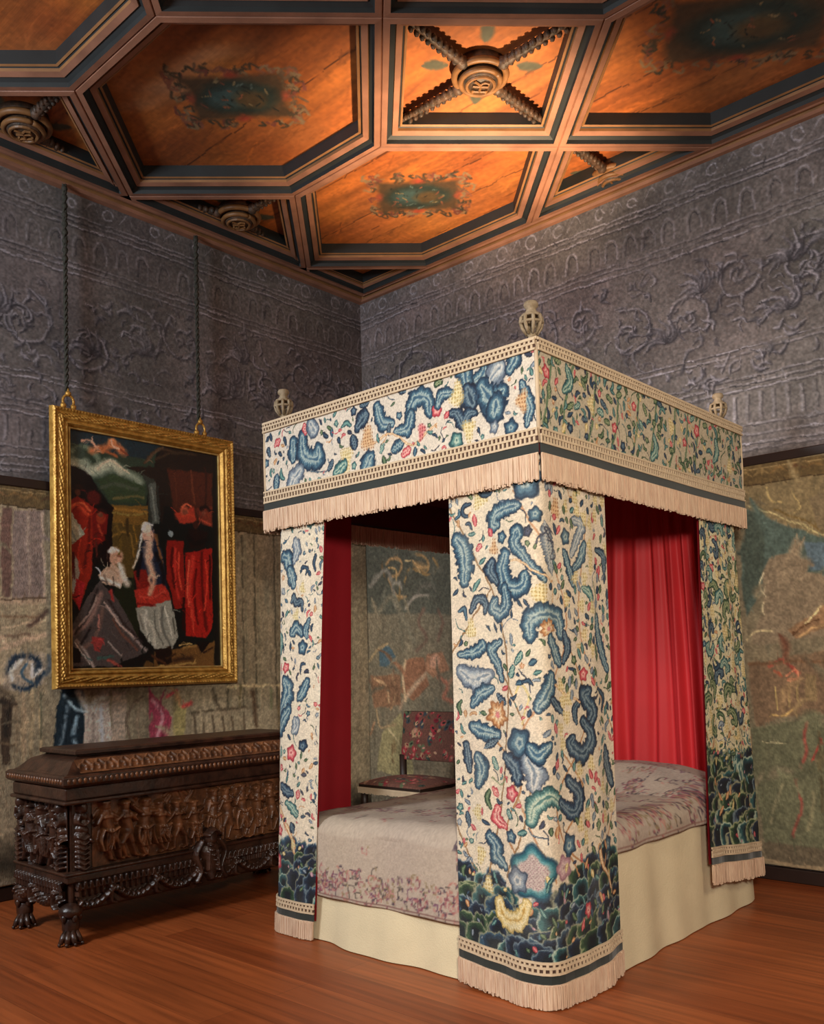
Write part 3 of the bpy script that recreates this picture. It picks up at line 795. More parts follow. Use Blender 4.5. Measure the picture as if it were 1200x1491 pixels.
ART_TAPB='''
P 45443a 2.1 -18,251 102,234 100,181 -20,188
S 2a241c 1.9 1,247 2,190 1,108
S 8a6f4c 2 28,229 34,233 45,228 42,218 30,215 38,200 49,198
S 7d6544 1.8 61,234 71,231 76,223 71,217 63,224
S 937850 1.4 31,225 39,222 39,210
S 77603f 1.7 82,228 86,220 76,215 55,221 49,211
S 9c8660 1.2 50,229 61,226 66,218
S 5a4a34 2 22,228 25,218
S 6b5738 1.6 44,208 41,196 35,203
S 6c665a 2.9 7,211 28,223 38,192
S 605a4a 3.7 15,186 33,199 48,176 58,160
S 797063 2 49,188 60,197 75,198
S 57463a 2.3 70,186 64,175 72,163 61,152
S 57463a 2.3 85,185 90,174 84,159
P 7b5a44 1.5 71,149 89,149 96,135 78,128 68,136
E 94705a 5.8 80,142
P 6d4d39 1.6 47,144 68,147 73,122 56,109 41,116
S 86705a 3.1 70,132 51,116 40,103
S 9a8467 2 47,144 44,128 46,109
P 3d4b4f 1.6 17,151 26,159 36,148 30,138 16,139
S 7f6d50 1.8 2,141 14,153 26,159
P 6a4f3a 2 5,131 41,132 40,105 9,102
S 94795a 1.6 10,129 24,122 27,108
S 80654a 1.6 30,132 35,116 29,102
S a08a68 1.7 -21,150 -9,150 -4,131
S 6f5641 2.1 -16,133 -10,118
P 736a4c 1.6 17,80 40,99 54,54 54,44 10,47
S 8c7f60 1.4 23,86 36,73 44,57
S 53442f 1.2 29,70 29,62
S 53442f 1.6 29,58 30,56
P 625b45 1.7 -20,108 1,104 -1,47 -19,46
S 7d6a4f 1.6 12,100 17,86 34,89
S 7a5d45 1.6 9,90 3,78
S 805442 2.7 83,128 93,122 88,113 97,109
P 625740 1 342,253 401,248 399,206 382,214 344,237
S 8d8360 0.7 344,237 365,228 393,210
S 5a4a2c 0.9 365,231 377,224 393,213
S 8b7a54 0.9 360,245 363,237 369,234
S 8b7a54 0.7 376,240 380,230 377,227
P 5e5340 1 386,234 400,239 399,208 390,215
P 3f4a45 1.5 344,235 399,205 398,187 383,189 355,181 344,165 342,190
P 45525a 1.2 380,208 399,204 398,189 385,190
P 39413a 1.5 344,233 359,229 355,186 343,171
P 665a4a 1.2 355,192 360,201 371,202 383,196 383,189 398,185 396,150 346,146 348,155 355,167
S a59a80 0.7 356,192 353,184 357,176
S 948a70 0.7 355,172 355,165
S 9a8c6c 1 344,149 350,155 360,155
P 6e5640 1 370,156 383,163 389,169 397,171 397,155 386,153 375,149
S b39b74 0.9 390,169 386,165 380,158
S 452f1e 0.8 373,152 380,157 388,160
E 3b2517 1 373,154
S 8f7452 1.1 377,150 385,155 394,156
P 5e4d3c 1.5 345,134 396,143 394,104 366,101 347,95
S 7a3a30 1.5 357,133 365,136 374,128
S a0664e 0.8 367,126 373,130 374,125 368,124
S 79402f 1.1 360,130 364,126
S 8c7a50 0.6 360,120 361,105
S 8c7a50 0.6 365,120 365,107
S 8c7a50 0.6 369,121 369,107
S 8c7a50 0.6 374,122 374,109
S 957c50 0.9 357,101 366,102 375,109
P 6b5b42 0.9 378,128 384,127 386,112 379,112
S 56402f 1.5 345,134 367,135 390,135
P 51513f 1.5 343,94 394,102 391,17 350,14
S 773f36 1.4 379,99 377,89 378,80 374,70
S 6d3d34 1.2 371,63 373,46 367,28
S 7f2f2a 0.9 381,75 387,88
S 8c8468 0.7 350,86 366,85
S 6b6650 1.2 354,35 364,61 376,68
S 47402f 1.2 386,92 385,45
S 64604a 1.6 381,56 377,33
P 4c4437 1.2 348,23 391,22 390,12 350,12
'''
# ------------------------------------------------------------------ the room
XL, YB, ZC = -5.736, 5.709, 4.72
XR, YF, ZP = 2.4, -2.4, 4.86
mb = MB(); mb.box((XL-0.3, YF, -0.12), (XR, YB+0.3, 0.0)); link_floor = mb.build('floor', floor_mat(), kind='structure')
def grisaille(cv, a0, a1, seed, warm):
    g = random.Random(seed); H, D = (172, 168, 178), (52, 50, 56)
    def c(t, k=1.0): return np.array(t)/255.0*k
    ny, nx = cv.ny, cv.nx
    cloud = vnoise(ny, nx, 60, 60, seed)*0.5+vnoise(ny, nx, 18, 22, seed+1)*0.3+vnoise(ny, nx, 6, 5, seed+2)*0.2
    blue = vnoise(ny, nx, 80, 90, seed+3)[..., None]
    cv.img = (c((106, 103, 100))*(1-blue)+c(warm)*blue)*(0.72+0.5*cloud[..., None]); base = cv.img.copy()
    def hline(z, w, col, al):
        P = [(x, z+0.003*math.sin(x*5+z*9)) for x in np.arange(a0, a1+0.2, 0.25)]
        for i in range(len(P)-1): cv.stroke(P[i:i+2], w, col, al*g.uniform(0.45, 1.0), 0.6)
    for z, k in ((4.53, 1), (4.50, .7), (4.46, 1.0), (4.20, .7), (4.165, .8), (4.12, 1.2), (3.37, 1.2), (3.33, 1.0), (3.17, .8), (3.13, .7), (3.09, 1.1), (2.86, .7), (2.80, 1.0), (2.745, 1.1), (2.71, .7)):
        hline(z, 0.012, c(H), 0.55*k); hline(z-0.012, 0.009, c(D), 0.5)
    x = a0
    while x < a1:                                     # running arch and rosette bands
        cv.stroke([(x, 4.25), (x+.01, 4.36), (x+.05, 4.40), (x+.09, 4.36), (x+.10, 4.25)], .017, c(H), g.uniform(.15, .42), .7); cv.stroke([(x+.02, 4.25), (x+.03, 4.35), (x+.06, 4.375), (x+.085, 4.34)], .010, c(D), .4, .6); x += g.uniform(.13, .19)
    x = a0
    while x < a1:
        r = g.uniform(.03, .05); cv.stroke([(x+r*math.cos(t), 4.61+r*math.sin(t)) for t in np.linspace(0, 5.4, 8)], .014, c(H), .45, .6)
        cv.stroke([(x+.08, 4.58), (x+.15, 4.66), (x+.19, 4.60)], .014, c(H), .35, .6, True); x += g.uniform(.22, .38)
    x = a0
    while x < a1:                                     # painted balusters
        cv.stroke([(x, 2.89), (x+.004, 2.97), (x, 3.05)], .022, c(H), g.uniform(.1, .4), .7); cv.stroke([(x+.02, 2.89), (x+.02, 3.05)], .012, c(D), .35, .7); x += .085
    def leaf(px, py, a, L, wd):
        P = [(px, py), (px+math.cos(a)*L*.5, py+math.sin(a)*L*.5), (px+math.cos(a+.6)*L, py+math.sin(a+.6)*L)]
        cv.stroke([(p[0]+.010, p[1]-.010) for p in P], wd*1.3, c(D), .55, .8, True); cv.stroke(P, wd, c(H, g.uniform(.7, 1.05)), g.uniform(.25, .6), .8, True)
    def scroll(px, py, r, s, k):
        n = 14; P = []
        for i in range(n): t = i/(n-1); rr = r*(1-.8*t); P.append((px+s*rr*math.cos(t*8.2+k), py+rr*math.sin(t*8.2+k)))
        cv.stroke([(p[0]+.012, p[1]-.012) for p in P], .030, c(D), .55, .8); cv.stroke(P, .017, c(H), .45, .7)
        for p in P[1:-3:2]: leaf(p[0], p[1], g.uniform(0, 6.3), g.uniform(.06, .12), .022)
        for i in range(5): leaf(px+g.uniform(-.03, .03), py+g.uniform(-.03, .03), i*1.26+k, .06, .018)
    x = a0+.2; i = 0
    while x < a1:
        scroll(x, 3.76+.13*math.sin(i*1.7), g.uniform(.15, .22), 1 if i % 2 else -1, g.uniform(0, 6)); x += g.uniform(.34, .46); i += 1
    for _ in range(int((a1-a0)*75)):
        leaf(g.uniform(a0, a1), g.choice((g.uniform(3.42, 4.08), g.uniform(3.42, 4.08), g.uniform(3.19, 3.31))), g.uniform(0, 6.3), g.uniform(.04, .13), g.uniform(.012, .03))
    for _ in range(int((a1-a0)*3)):                    # fan plumes
        px, py = g.uniform(a0, a1), g.uniform(3.5, 3.95)
        for k in range(-3, 4): leaf(px, py, 1.57+k*.42, g.uniform(.12, .2), .026)
    keep = np.clip(.55+.9*vnoise(ny, nx, 60, 50, seed+8), 0, 1)*np.clip(.55+.8*vnoise(ny, nx, 14, 14, seed+9), 0, 1); cv.img = base+(cv.img-base)*keep[..., None]
    cv.warp(.012, .6, seed); cv.warp(.003, .05, seed+5); cv.dabs(int((a1-a0)*350), .05, .014, .16, None, seed); cv.fuzz(.16, 2.2); cv.fuzz(.10, 1.0)
def wall(name, along, fixed, axis, a_fine, a_end, seed, warm):
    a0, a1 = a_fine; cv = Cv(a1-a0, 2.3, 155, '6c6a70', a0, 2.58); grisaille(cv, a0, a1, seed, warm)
    A = np.arange(a0, a1, .0065); A = np.append(A, a1); lo, hi = a_end
    if lo < a0: A = np.concatenate([np.linspace(lo, a0-.02, 14), A])
    if hi > a1: A = np.append(A, np.linspace(a1+.02, hi, 14))
    Z = np.concatenate([[-.05, 1.2, 2.5], np.arange(2.6, 4.80, .0065), [4.95]])
    a, z = np.meshgrid(A, Z); P = np.zeros(a.shape+(3,)); P[..., axis] = fixed; P[..., 1-axis] = a; P[..., 2] = z
    return link(name, grid_mesh(name, P, cv.sample(a, z), False, axis == 1), 'wallpaint', kind='structure')
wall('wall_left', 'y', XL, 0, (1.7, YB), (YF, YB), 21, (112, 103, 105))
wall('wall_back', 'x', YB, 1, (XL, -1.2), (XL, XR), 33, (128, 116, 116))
mb = MB(); mb.box((XR, YF, 0), (XR+.12, YB+.3, 4.95)); mb.build('wall_right', 'plaster', kind='structure')
mb = MB(); mb.box((XL-.3, YF-.12, 0), (XR+.12, YF, 4.95)); mb.build('wall_front', 'plaster', kind='structure')
# wooden rails and skirtings
mb = MB(); mb.box((XL, YF, 2.605), (XL+.035, YB, 2.665)); mb.build('trim_1', 'darkmould', kind='structure', bevel=.006)
mb = MB(); mb.box((XL, YB-.035, 2.605), (XR, YB, 2.665)); mb.build('trim_2', 'darkmould', kind='structure', bevel=.006)
mb = MB(); mb.box((XL, YF, 0), (XL+.03, YB, .085)); mb.build('baseboard_left', 'darkmould', kind='structure', bevel=.006)
mb = MB(); mb.box((XL, YB-.03, 0), (XR, YB, .085)); mb.build('baseboard_back', 'darkmould', kind='structure', bevel=.006)
# ceiling boards with their painted cartouches
HX, HY, PX, PY = -4.318, 3.28, 2.475, 1.63            # centre and spacing of the six-sided coffers
cc = Cv(5.6, 4.35, 95, 'b0652f', XL, 1.4)
def ceiling_paint(cv):
    ny, nx = cv.ny, cv.nx
    gr = vnoise(ny, nx, 2.2, 60, 3)*.5+vnoise(ny, nx, 7, 120, 4)*.5; pl = vnoise(ny, nx, 26, 40, 5)
    ybd = np.floor((cv.Y+.22)/.47); bd = np.random.default_rng(4).random(40)[(ybd-ybd.min()).astype(int)][:, None]
    cv.img = hx('b0642c')*(.70+.34*gr+.22*pl+.14*(bd-.5))[..., None]; cv.img[..., 1] *= (.93+.12*pl); 
    for y in (1.75, 2.62, 3.47, 4.33, 4.84, 5.15):
        cv.stroke([(XL, y), (-3, y+.005), (0, y)], .008, '40200f', .85, .6)
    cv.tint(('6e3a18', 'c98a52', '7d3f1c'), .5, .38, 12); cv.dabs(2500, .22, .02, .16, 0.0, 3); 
    g = random.Random(5)
    for _ in range(40):
        x, y = g.uniform(XL, -.3), g.uniform(1.4, 5.7); cv.stroke([(x, y), (x+g.uniform(.05, .2), y+g.uniform(-.01, .01))], .014, '5a2c14', .5, .8, True)
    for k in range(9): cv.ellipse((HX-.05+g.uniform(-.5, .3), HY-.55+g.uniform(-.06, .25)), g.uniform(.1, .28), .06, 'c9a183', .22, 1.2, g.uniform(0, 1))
    for i in range(0, 3):
        for j in range(-1, 2):
            cx, cy = HX+PX*i, HY+PY*j
            if (i, j) == (1, 1): cx += .02; cy -= .04
            ang = math.radians(42) if (i, j) != (1, 1) else math.radians(36); hw, hh = (.34, .25) if i == 0 else (.50, .30); ca, sa = math.cos(ang), math.sin(ang)
            def T(u, v): return (cx+u*ca-v*sa, cy+u*sa+v*ca)
            for _ in range(110):                          # ragged strapwork outline
                t = g.uniform(0, 2*PI); u = hw*max(-1, min(1, 1.35*math.cos(t))); v = hh*max(-1, min(1, 1.35*math.sin(t))); p = T(u, v); a = g.uniform(0, 6.3); L = g.uniform(.03, .07)
                cv.stroke([p, (p[0]+L*math.cos(a), p[1]+L*math.sin(a)), (p[0]+L*math.cos(a+1), p[1]+L*1.3*math.sin(a+1))], .02, g.choice(['4c3e2c', '6b5540', '8a5640', '8a7355', '3c3a2e', '7a4438']), .75, .7)
            cv.poly([T(-hw*.9, -hh*.8), T(hw*.85, -hh*.85), T(hw*.9, hh*.8), T(-hw*.85, hh*.85)], .04, '54402c', .8)
            cv.ellipse(T(0, 0), hw*.72, hh*.66, '2d3a34', .9, .3, ang); cv.ellipse(T(-.06, 0), hw*.36, hh*.42, '3f5654', .85, .5, ang); cv.ellipse(T(.07, .02), hw*.3, hh*.35, '5c4a30', .8, .5, ang)
            for _ in range(26):
                p = T(g.uniform(-.6, .6)*hw, g.uniform(-.6, .6)*hh); a = g.uniform(0, 6.3); L = g.uniform(.02, .06)
                cv.stroke([p, (p[0]+L*math.cos(a), p[1]+L*math.sin(a))], .016, g.choice(['7a4a38', '8c7a58', '2a332e', '5a6d68', '93583c', '1f2724']), .7, .7, True)
            for s in (-1, 1):
                cv.ellipse(T(s*hw*.85, 0), .03, .05, 'a04a34', .6, .8, ang); cv.ellipse(T(0, s*hh*.85), .05, .03, 'a3452f', .7, .8, ang)
    for i in range(-1, 3):
        for j in range(-1, 2):
            cx, cy = HX+PX*(i+.5), HY+PY*(j+.5)
            for k in range(4):
                a = PI/4+k*PI/2; p = (cx+.20*math.cos(a), cy+.20*math.sin(a)); q = (cx+.36*math.cos(a), cy+.36*math.sin(a)); cv.stroke([p, ((p[0]+q[0])/2, (p[1]+q[1])/2), q], .085, '4f5040', .85, .5, True)
    cv.warp(.012, .12, 9); cv.fuzz(.08, 2)
ceiling_paint(cc)
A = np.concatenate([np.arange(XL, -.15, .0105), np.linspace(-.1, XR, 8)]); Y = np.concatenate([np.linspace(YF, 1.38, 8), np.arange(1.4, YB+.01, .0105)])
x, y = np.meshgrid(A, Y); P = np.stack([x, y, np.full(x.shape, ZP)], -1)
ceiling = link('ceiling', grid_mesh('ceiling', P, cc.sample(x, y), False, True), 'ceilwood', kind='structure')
# coffer mouldings: mitred rings stepping down from the boards
def clip(poly, ax, val, keep_less):
    out = []
    for i in range(len(poly)):
        a, b = poly[i], poly[(i+1) % len(poly)]; ia = (a[ax] <= val) if keep_less else (a[ax] >= val); ib = (b[ax] <= val) if keep_less else (b[ax] >= val)
        if ia: out.append(a)
        if ia != ib: t = (val-a[ax])/(b[ax]-a[ax]); out.append((a[0]+(b[0]-a[0])*t, a[1]+(b[1]-a[1])*t))
    return out
def inset(poly, d):
    n = len(poly); out = []
    for i in range(n):
        p0, p1, p2 = Vector(poly[i-1]), Vector(poly[i]), Vector(poly[(i+1) % n]); e1 = (p1-p0).normalized(); e2 = (p2-p1).normalized()
        n1 = Vector((-e1.y, e1.x)); n2 = Vector((-e2.y, e2.x)); b = (n1+n2); out.append(p1+b*(d/(max(.25, b.dot(n1)))))
    return out
PROF = [(0, 4.730, 1), (.006, 4.718, 0), (.040, 4.715, 0), (.044, 4.740, 1), (.072, 4.758, 1), (.076, 4.748, 2), (.110, 4.758, 0), (.113, 4.775, 2), (.122, 4.782, 1), (.126, 4.776, 2), (.138, 4.782, 2), (.140, 4.86, 1)]
def ring(mbx, poly, prof):
    rings = [[(p[0], p[1], z) for p in inset(poly, d)] for d, z, _ in prof]; n = len(poly)
    for k in range(len(prof)-1):
        for i in range(n):
            j = (i+1) % n; mbx.add([rings[k][i], rings[k+1][i], rings[k+1][j], rings[k][j]], [(0, 1, 2, 3)], prof[k+1][2])
def dedupe(p):
    out = []
    for q in p:
        if not out or math.dist(q, out[-1]) > .02: out.append(q)
    if len(out) > 1 and math.dist(out[0], out[-1]) < .02: out.pop()
    return out
def area(p): return sum(p[i][0]*p[(i+1) % len(p)][1]-p[(i+1) % len(p)][0]*p[i][1] for i in range(len(p)))/2
cells = []
for i in range(-1, 3):
    for j in range(-3, 2):
        cx, cy = HX+PX*i, HY+PY*j; f = .4225; t = PX/2; h = PY/2
        cells.append(('hex', cx, cy, [(cx-t, cy), (cx-f, cy-h), (cx+f, cy-h), (cx+t, cy), (cx+f, cy+h), (cx-f, cy+h)]))
        cx += PX/2; cy += PY/2; cells.append(('dia', cx, cy, [(cx-(t-f), cy), (cx, cy-h), (cx+(t-f), cy), (cx, cy+h)]))
WALLX, WALLY = XL+.13, YB-.085
for kind, cx, cy, pl in cells:
    pl = dedupe(clip(clip(clip(clip(pl, 0, WALLX, False), 1, WALLY, True), 0, XR, True), 1, YF, False))
    if len(pl) < 3 or area(pl) < .03: continue
    m = MB(); w_ = math.sqrt(area(pl))
    pf = PROF if w_ > .55 else [(d*.55, z, k) for d, z, k in PROF]
    ring(m, pl, pf); m.build('coffer_moulding', ['rib', 'ribdark', 'ribochre'], ceiling)
m = MB()                                               # cornice between the coffers and the walls
for pts, z in (([(XL+.13, YF), (XL+.13, YB-.085), (XR, YB-.085)], 0),):
    pr = [(0, 4.725, 0), (-.020, 4.715, 0), (-.034, 4.715, 0), (-.040, 4.735, 1), (-.060, 4.738, 1), (-.064, 4.705, 2), (-.085, 4.69, 0), (-.14, 4.685, 0)]
    for k in range(len(pr)-1):
        d0, z0, _ = pr[k]; d1, z1, mi = pr[k+1]; e0, e1 = d0*.66, d1*.66
        L0 = [(XL+.13+d0, YF, z0), (XL+.13+d0, YB-.085-e0, z0), (XR, YB-.085-e0, z0)]; L1 = [(XL+.13+d1, YF, z1), (XL+.13+d1, YB-.085-e1, z1), (XR, YB-.085-e1, z1)]
        for i in range(2): m.add([L0[i], L1[i], L1[i+1], L0[i+1]], [(0, 3, 2, 1)], mi)
m.build('cornice', ['rib', 'ribdark', 'ribochre'], ceiling)
def boss(cx, cy, arms):
    m = MB(); m.tube([(cx, cy, 4.86), (cx, cy, 4.80)], .15, 28); 
    for r0, rr, z in ((.150, .020, 4.80), (.115, .016, 4.765)): m.tube([(cx+r0*math.cos(t), cy+r0*math.sin(t), z) for t in np.linspace(0, 2*PI, 33)], rr, 8, 1)
    m.tube([(cx, cy, 4.80), (cx, cy, 4.745)], [.112, .095], 28)
    o = m.build('carved_boss', ['boss', 'bossgilt'], ceiling, smooth=True)
    m = MB(); r0 = .080; m.tube([(cx+r0*math.cos(t), cy+r0*math.sin(t), 4.742) for t in np.linspace(0, 2*PI, 25)], .010, 6)
    def g(*pp): m.tube([(cx+(u*.74+v*.67), cy+(-u*.67+v*.74)*1.0, 4.738) for u, v in pp], .008, 6)
    g((-.045, -.04), (-.045, .04)); g((.0, -.045), (.0, .045), (.03, .045), (.038, .02), (.02, 0), (-.02, 0)); g((.01, 0), (.045, -.042)); g((-.045, 0), (-.01, .0)); g((-.06, .04), (-.03, .04)); g((-.06, -.04), (-.03, -.04))
    m.build('carved_monogram', 'bossgilt', o)
    for a in arms:
        L = (PX/2-.4225 if abs(math.cos(a)) > .5 else PY/2)-.15; m = MB(); pts = []; rad = []
        for k in range(40):
            t = k/39; r = .14+t*(L-.10); pts.append((cx+r*math.cos(a), cy+r*math.sin(a), 4.80+.02*t)); rad.append(.027*(.8+.35*abs(math.sin(k*.9)))*(1.25 if k < 4 else 1)*(1.0-.35*t))
        m.tube(pts, rad, 8)
        for k in range(1, 11):
            r = .16+k/11*(L-.16)
            for s in (-1, 1): m.ell((cx+r*math.cos(a)-s*.022*math.sin(a), cy+r*math.sin(a)+s*.022*math.cos(a), 4.80), (.017, .017, .024), 8)
        m.build('leaf_wrapped_bar', 'boss', ceiling, smooth=True)
for i in range(-1, 3):
    for j in range(-1, 2):
        cx, cy = HX+PX*(i+.5), HY+PY*(j+.5)
        if cx < XL-.2 or cy > YB+.2: continue
        arms = [0, PI/2, PI, -PI/2]
        if cx < XL+.3: cx += .17; arms = [.0, PI/2+.35, -PI/2-.35]
        if cy > YB-.3: cy -= .10; arms = [-PI/2, .3, PI-.3]
        if not (cx < XL+.5 and cy > YB-.4): boss(cx, cy, arms)
def shift_art(txt, dx, gain=1.0): 
    out = []
    for ln in txt.strip().split('\n'):
        k, c, w, *pp = ln.split(); c = c if len(c) == 1 else ''.join('%02x' % min(255, int(int(c[i:i+2], 16)*gain)) for i in (0, 2, 4)); out.append(' '.join([k, c, w]+['%g,%s' % (float(p.split(',')[0])+dx, p.split(',')[1]) for p in pp]))
    return '\n'.join(out)
# ------------------------------------------------------------------ tapestries
def tapestry(name, axis, fixed, cv, label, flip):
    A = np.arange(cv.u0, cv.u0+cv.w+.001, 1/cv.res); Z = np.arange(cv.v0, cv.v0+cv.h+.001, 1/cv.res); a, z = np.meshgrid(A, Z)
    off = .012+.010*np.sin(a*3.1)*(2.7-z)/2.5+.004*np.sin(a*11+z)*(2.7-z)/2.5; s = 1 if axis == 0 else -1
    P = np.zeros(a.shape+(3,)); P[..., axis] = fixed+s*(off+.012); P[..., 1-axis] = a; P[..., 2] = z
    o = link(name, grid_mesh(name, P, cv.img[:len(Z), :len(A)] if cv.img.shape[0] >= len(Z) and cv.img.shape[1] >= len(A) else cv.sample(a, z), True, flip), 'tapestry', label=label, cat='tapestry')
    md = o.modifiers.new('thickness', 'SOLIDIFY'); md.thickness = .006; md.offset = -1
    return o
def weave(cv, base, seed, cols):
    ny, nx = cv.ny, cv.nx; n = vnoise(ny, nx, 70, 50, seed)[..., None]; cv.img = hx(base[0])*(1-n)+hx(base[1])*n
    k = random.Random(seed)
    for _ in range(cols[1]):
        x = k.uniform(cv.u0, cv.u0+cv.w); y = k.uniform(cv.v0, cv.v0+cv.h); L = k.uniform(.1, .5)
        cv.stroke([(x, y), (x+k.uniform(-.01, .01), y+L)], k.uniform(.02, .06), k.choice(cols[0]), k.uniform(.1, .28), 1.2, True)
def border(cv, a0, a1):
    z1 = 2.602
    cv.poly([(a0, z1-.125), (a1, z1-.125), (a1, z1), (a0, z1)], .004, '74603f', .9)
    k = random.Random(3); x = a0
    while x < a1:
        cv.stroke([(x, z1-.07), (x+.05, z1-.045), (x+.1, z1-.07)], .022, k.choice(['a58a5c', '8d6f45', '9a7450', '6b4a30']), .6, .7, True); cv.stroke([(x, z1-.03), (x+.1, z1-.03)], .010, 'b39a6b', .6, .7); x += .11
    cv.stroke([(a0, z1-.128), (a1, z1-.128)], .012, '4a3a26', .8, .6)
tl = Cv(YB-.02-1.6, 2.61-.095, 140, '7d735f', 1.6, .095)
weave(tl, ('a99b7e', 'bcaa8a'), 41, (['5b5240', '98906f', '6b6a58', '8b7a5f', '4e4a3c', '7b7f6d'], 260))
for x0 in (4.15, 4.3, 4.42, 4.62, 4.78, 4.95, 5.2, 5.45): tl.stroke([(x0, 1.1), (x0+.01, 2.45)], .02, '5d5947', .5, .8); tl.stroke([(x0+.03, 1.1), (x0+.04, 2.45)], .02, '9c9679', .45, .8)
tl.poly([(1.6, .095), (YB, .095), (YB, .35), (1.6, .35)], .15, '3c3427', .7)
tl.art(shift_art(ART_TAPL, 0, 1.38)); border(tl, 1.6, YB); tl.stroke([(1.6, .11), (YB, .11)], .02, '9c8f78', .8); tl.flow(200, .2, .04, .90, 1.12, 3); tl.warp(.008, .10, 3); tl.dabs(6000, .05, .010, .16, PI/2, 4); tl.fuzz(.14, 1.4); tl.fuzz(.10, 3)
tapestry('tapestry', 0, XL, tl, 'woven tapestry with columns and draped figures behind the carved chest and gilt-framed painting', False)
tb = Cv(4.9, 2.61-.095, 140, '5c5648', XL+.03, .095)
weave(tb, ('877d66', '96876c'), 43, (['4a4436', '746a50', '5d5f50', '6b5a45', '3e3a2e', '585e54'], 320))
tb.art(shift_art(ART_TAPB, XL*100, 1.5)); border(tb, XL, -.8); tb.stroke([(XL, .11), (-.8, .11)], .02, 'a58f70', .8); tb.flow(260, .25, .05, .90, 1.12, 5); tb.warp(.010, .14, 5); tb.dabs(5000, .05, .010, .09, PI/2, 6); tb.fuzz(.14, 1.4); tb.fuzz(.10, 3)
tapestry('tapestry', 1, YB, tb, 'muted brown and grey-green woven tapestry of horses and scrolls behind the bed', True)
# ------------------------------------------------------------------ framed painting with its cords
XP = XL+.032
py0, py1, pz0, pz1 = 2.742, 4.186, 1.300, 3.160
pic = thing('framed_painting', 'gilt-framed oil painting of robed figures hanging on the tapestry above the carved chest', 'painting', (XL, (py0+py1)/2, pz0))
pc = Cv(1.22, 1.66, 300, '141210', 2.85, 1.40); pc.art(shift_art(ART_PIC, 0, 1.15)); pc.flow(300, .07, .008, .7, 1.3, 7); pc.warp(.006, .08, 4); pc.warp(.002, .03, 8); pc.dabs(4000, .020, .006, .22, None, 9); pc.fuzz(.10, 2)
a, z = np.meshgrid(pc.X, pc.Y); P = np.stack([np.full(a.shape, XP+.052), a, z], -1)
link('canvas', grid_mesh('canvas', P, pc.img, False, False), 'oil', pic, label='dark oil painting of robed figures around a seated woman and child')
def frame_side(p0, p1, inn):                           # p0,p1: outer corners (y,z); inn: inward unit vector
    L = math.dist(p0, p1); nu = int(L/.006); prof = [(0, .028), (.004, .070), (.016, .086), (.028, .078), (.034, .070), (.050, .080), (.075, .082), (.088, .066), (.092, .070), (.102, .078), (.110, .066), (.122, .045)]
    s = np.linspace(0, .122, 34); hp = np.interp(s, [p[0] for p in prof], [p[1] for p in prof]); d = ((p1[0]-p0[0])/L, (p1[1]-p0[1])/L)
    S, T = np.meshgrid(s, np.linspace(0, 1, nu)); u = S+T*(L-2*S); H = np.tile(hp, (nu, 1))
    band = np.clip(1-np.abs(S-.056)/.022, 0, 1)
    H = H+band*.008*(np.sin(u*2*PI/.085+6*np.sin(S*60))*.6+np.sin(u*2*PI/.031+S*300)*.5); H += np.clip(1-np.abs(S-.018)/.010, 0, 1)*.004*np.sin(u*2*PI/.022)
    Y = p0[0]+d[0]*u+inn[0]*S; Z = p0[1]+d[1]*u+inn[1]*S
    return np.stack([XP+.012+H, Y, Z], -1)
cs = [(py0, pz0), (py1, pz0), (py1, pz1), (py0, pz1)]; inn = [(0, 1), (-1, 0), (0, -1), (1, 0)]
fb = MB()
for k in range(4):
    G = frame_side(cs[k], cs[(k+1) % 4], inn[k]); nv, nu = G.shape[:2]; i = np.arange(nv*nu).reshape(nv, nu); q = np.stack([i[:-1, :-1], i[1:, :-1], i[1:, 1:], i[:-1, 1:]], -1).reshape(-1, 4)
    fb.add(G.reshape(-1, 3).tolist(), q.tolist(), 0)
fr = fb.build('gilt_frame', ['gold'], pic, smooth=True)
m = MB(); t = .012
for a_, b_ in (((py0+.12, pz0+.122), (py1-.12, pz0+.134)), ((py0+.12, pz1-.134), (py1-.12, pz1-.122)), ((py0+.122, pz0+.13), (py0+.134, pz1-.13)), ((py1-.134, pz0+.13), (py1-.122, pz1-.13))): m.box((XP+.045, a_[0], a_[1]), (XP+.066, b_[0], b_[1]))
m.build('sight_edge', 'goldpale', pic, bevel=.003)
m = MB(); m.box((XP+.025, py0+.01, pz0+.01), (XP+.04, py1-.01, pz1-.01)); m.build('backboard', 'darkmould', pic)
for yy in (2.868, 3.905):
    m = MB(); x = XP+.055
    m.tube([(x+.0, yy+.038*math.cos(t), pz1+.045+.045*math.sin(t)) for t in np.linspace(-.6, PI+.6, 16)], .009, 8); m.ell((x, yy, pz1+.10), (.018, .02, .02)); m.ell((x, yy-.035, pz1+.015), (.02, .02, .02)); m.ell((x, yy+.035, pz1+.015), (.02, .02, .02)); m.tube([(x, yy, pz1+.1), (x, yy, pz1+.135)], [.012, .004], 8)
    m.build('hanging_crest', 'gold', pic, smooth=True)
    m = MB(); n = 150; zz = np.linspace(pz1+.11, 4.69, n)
    for s in (0, PI): m.tube([(XP+.035+.008*math.cos(z_*70+s), yy+.008*math.sin(z_*70+s), z_) for z_ in zz], .0085, 6)
    for k in range(9): m.ell((XP+.035, yy, 4.66-.06*k), (.020, .022, .022), 8)
    m.build('hanging_cord', 'cord', pic, smooth=True)
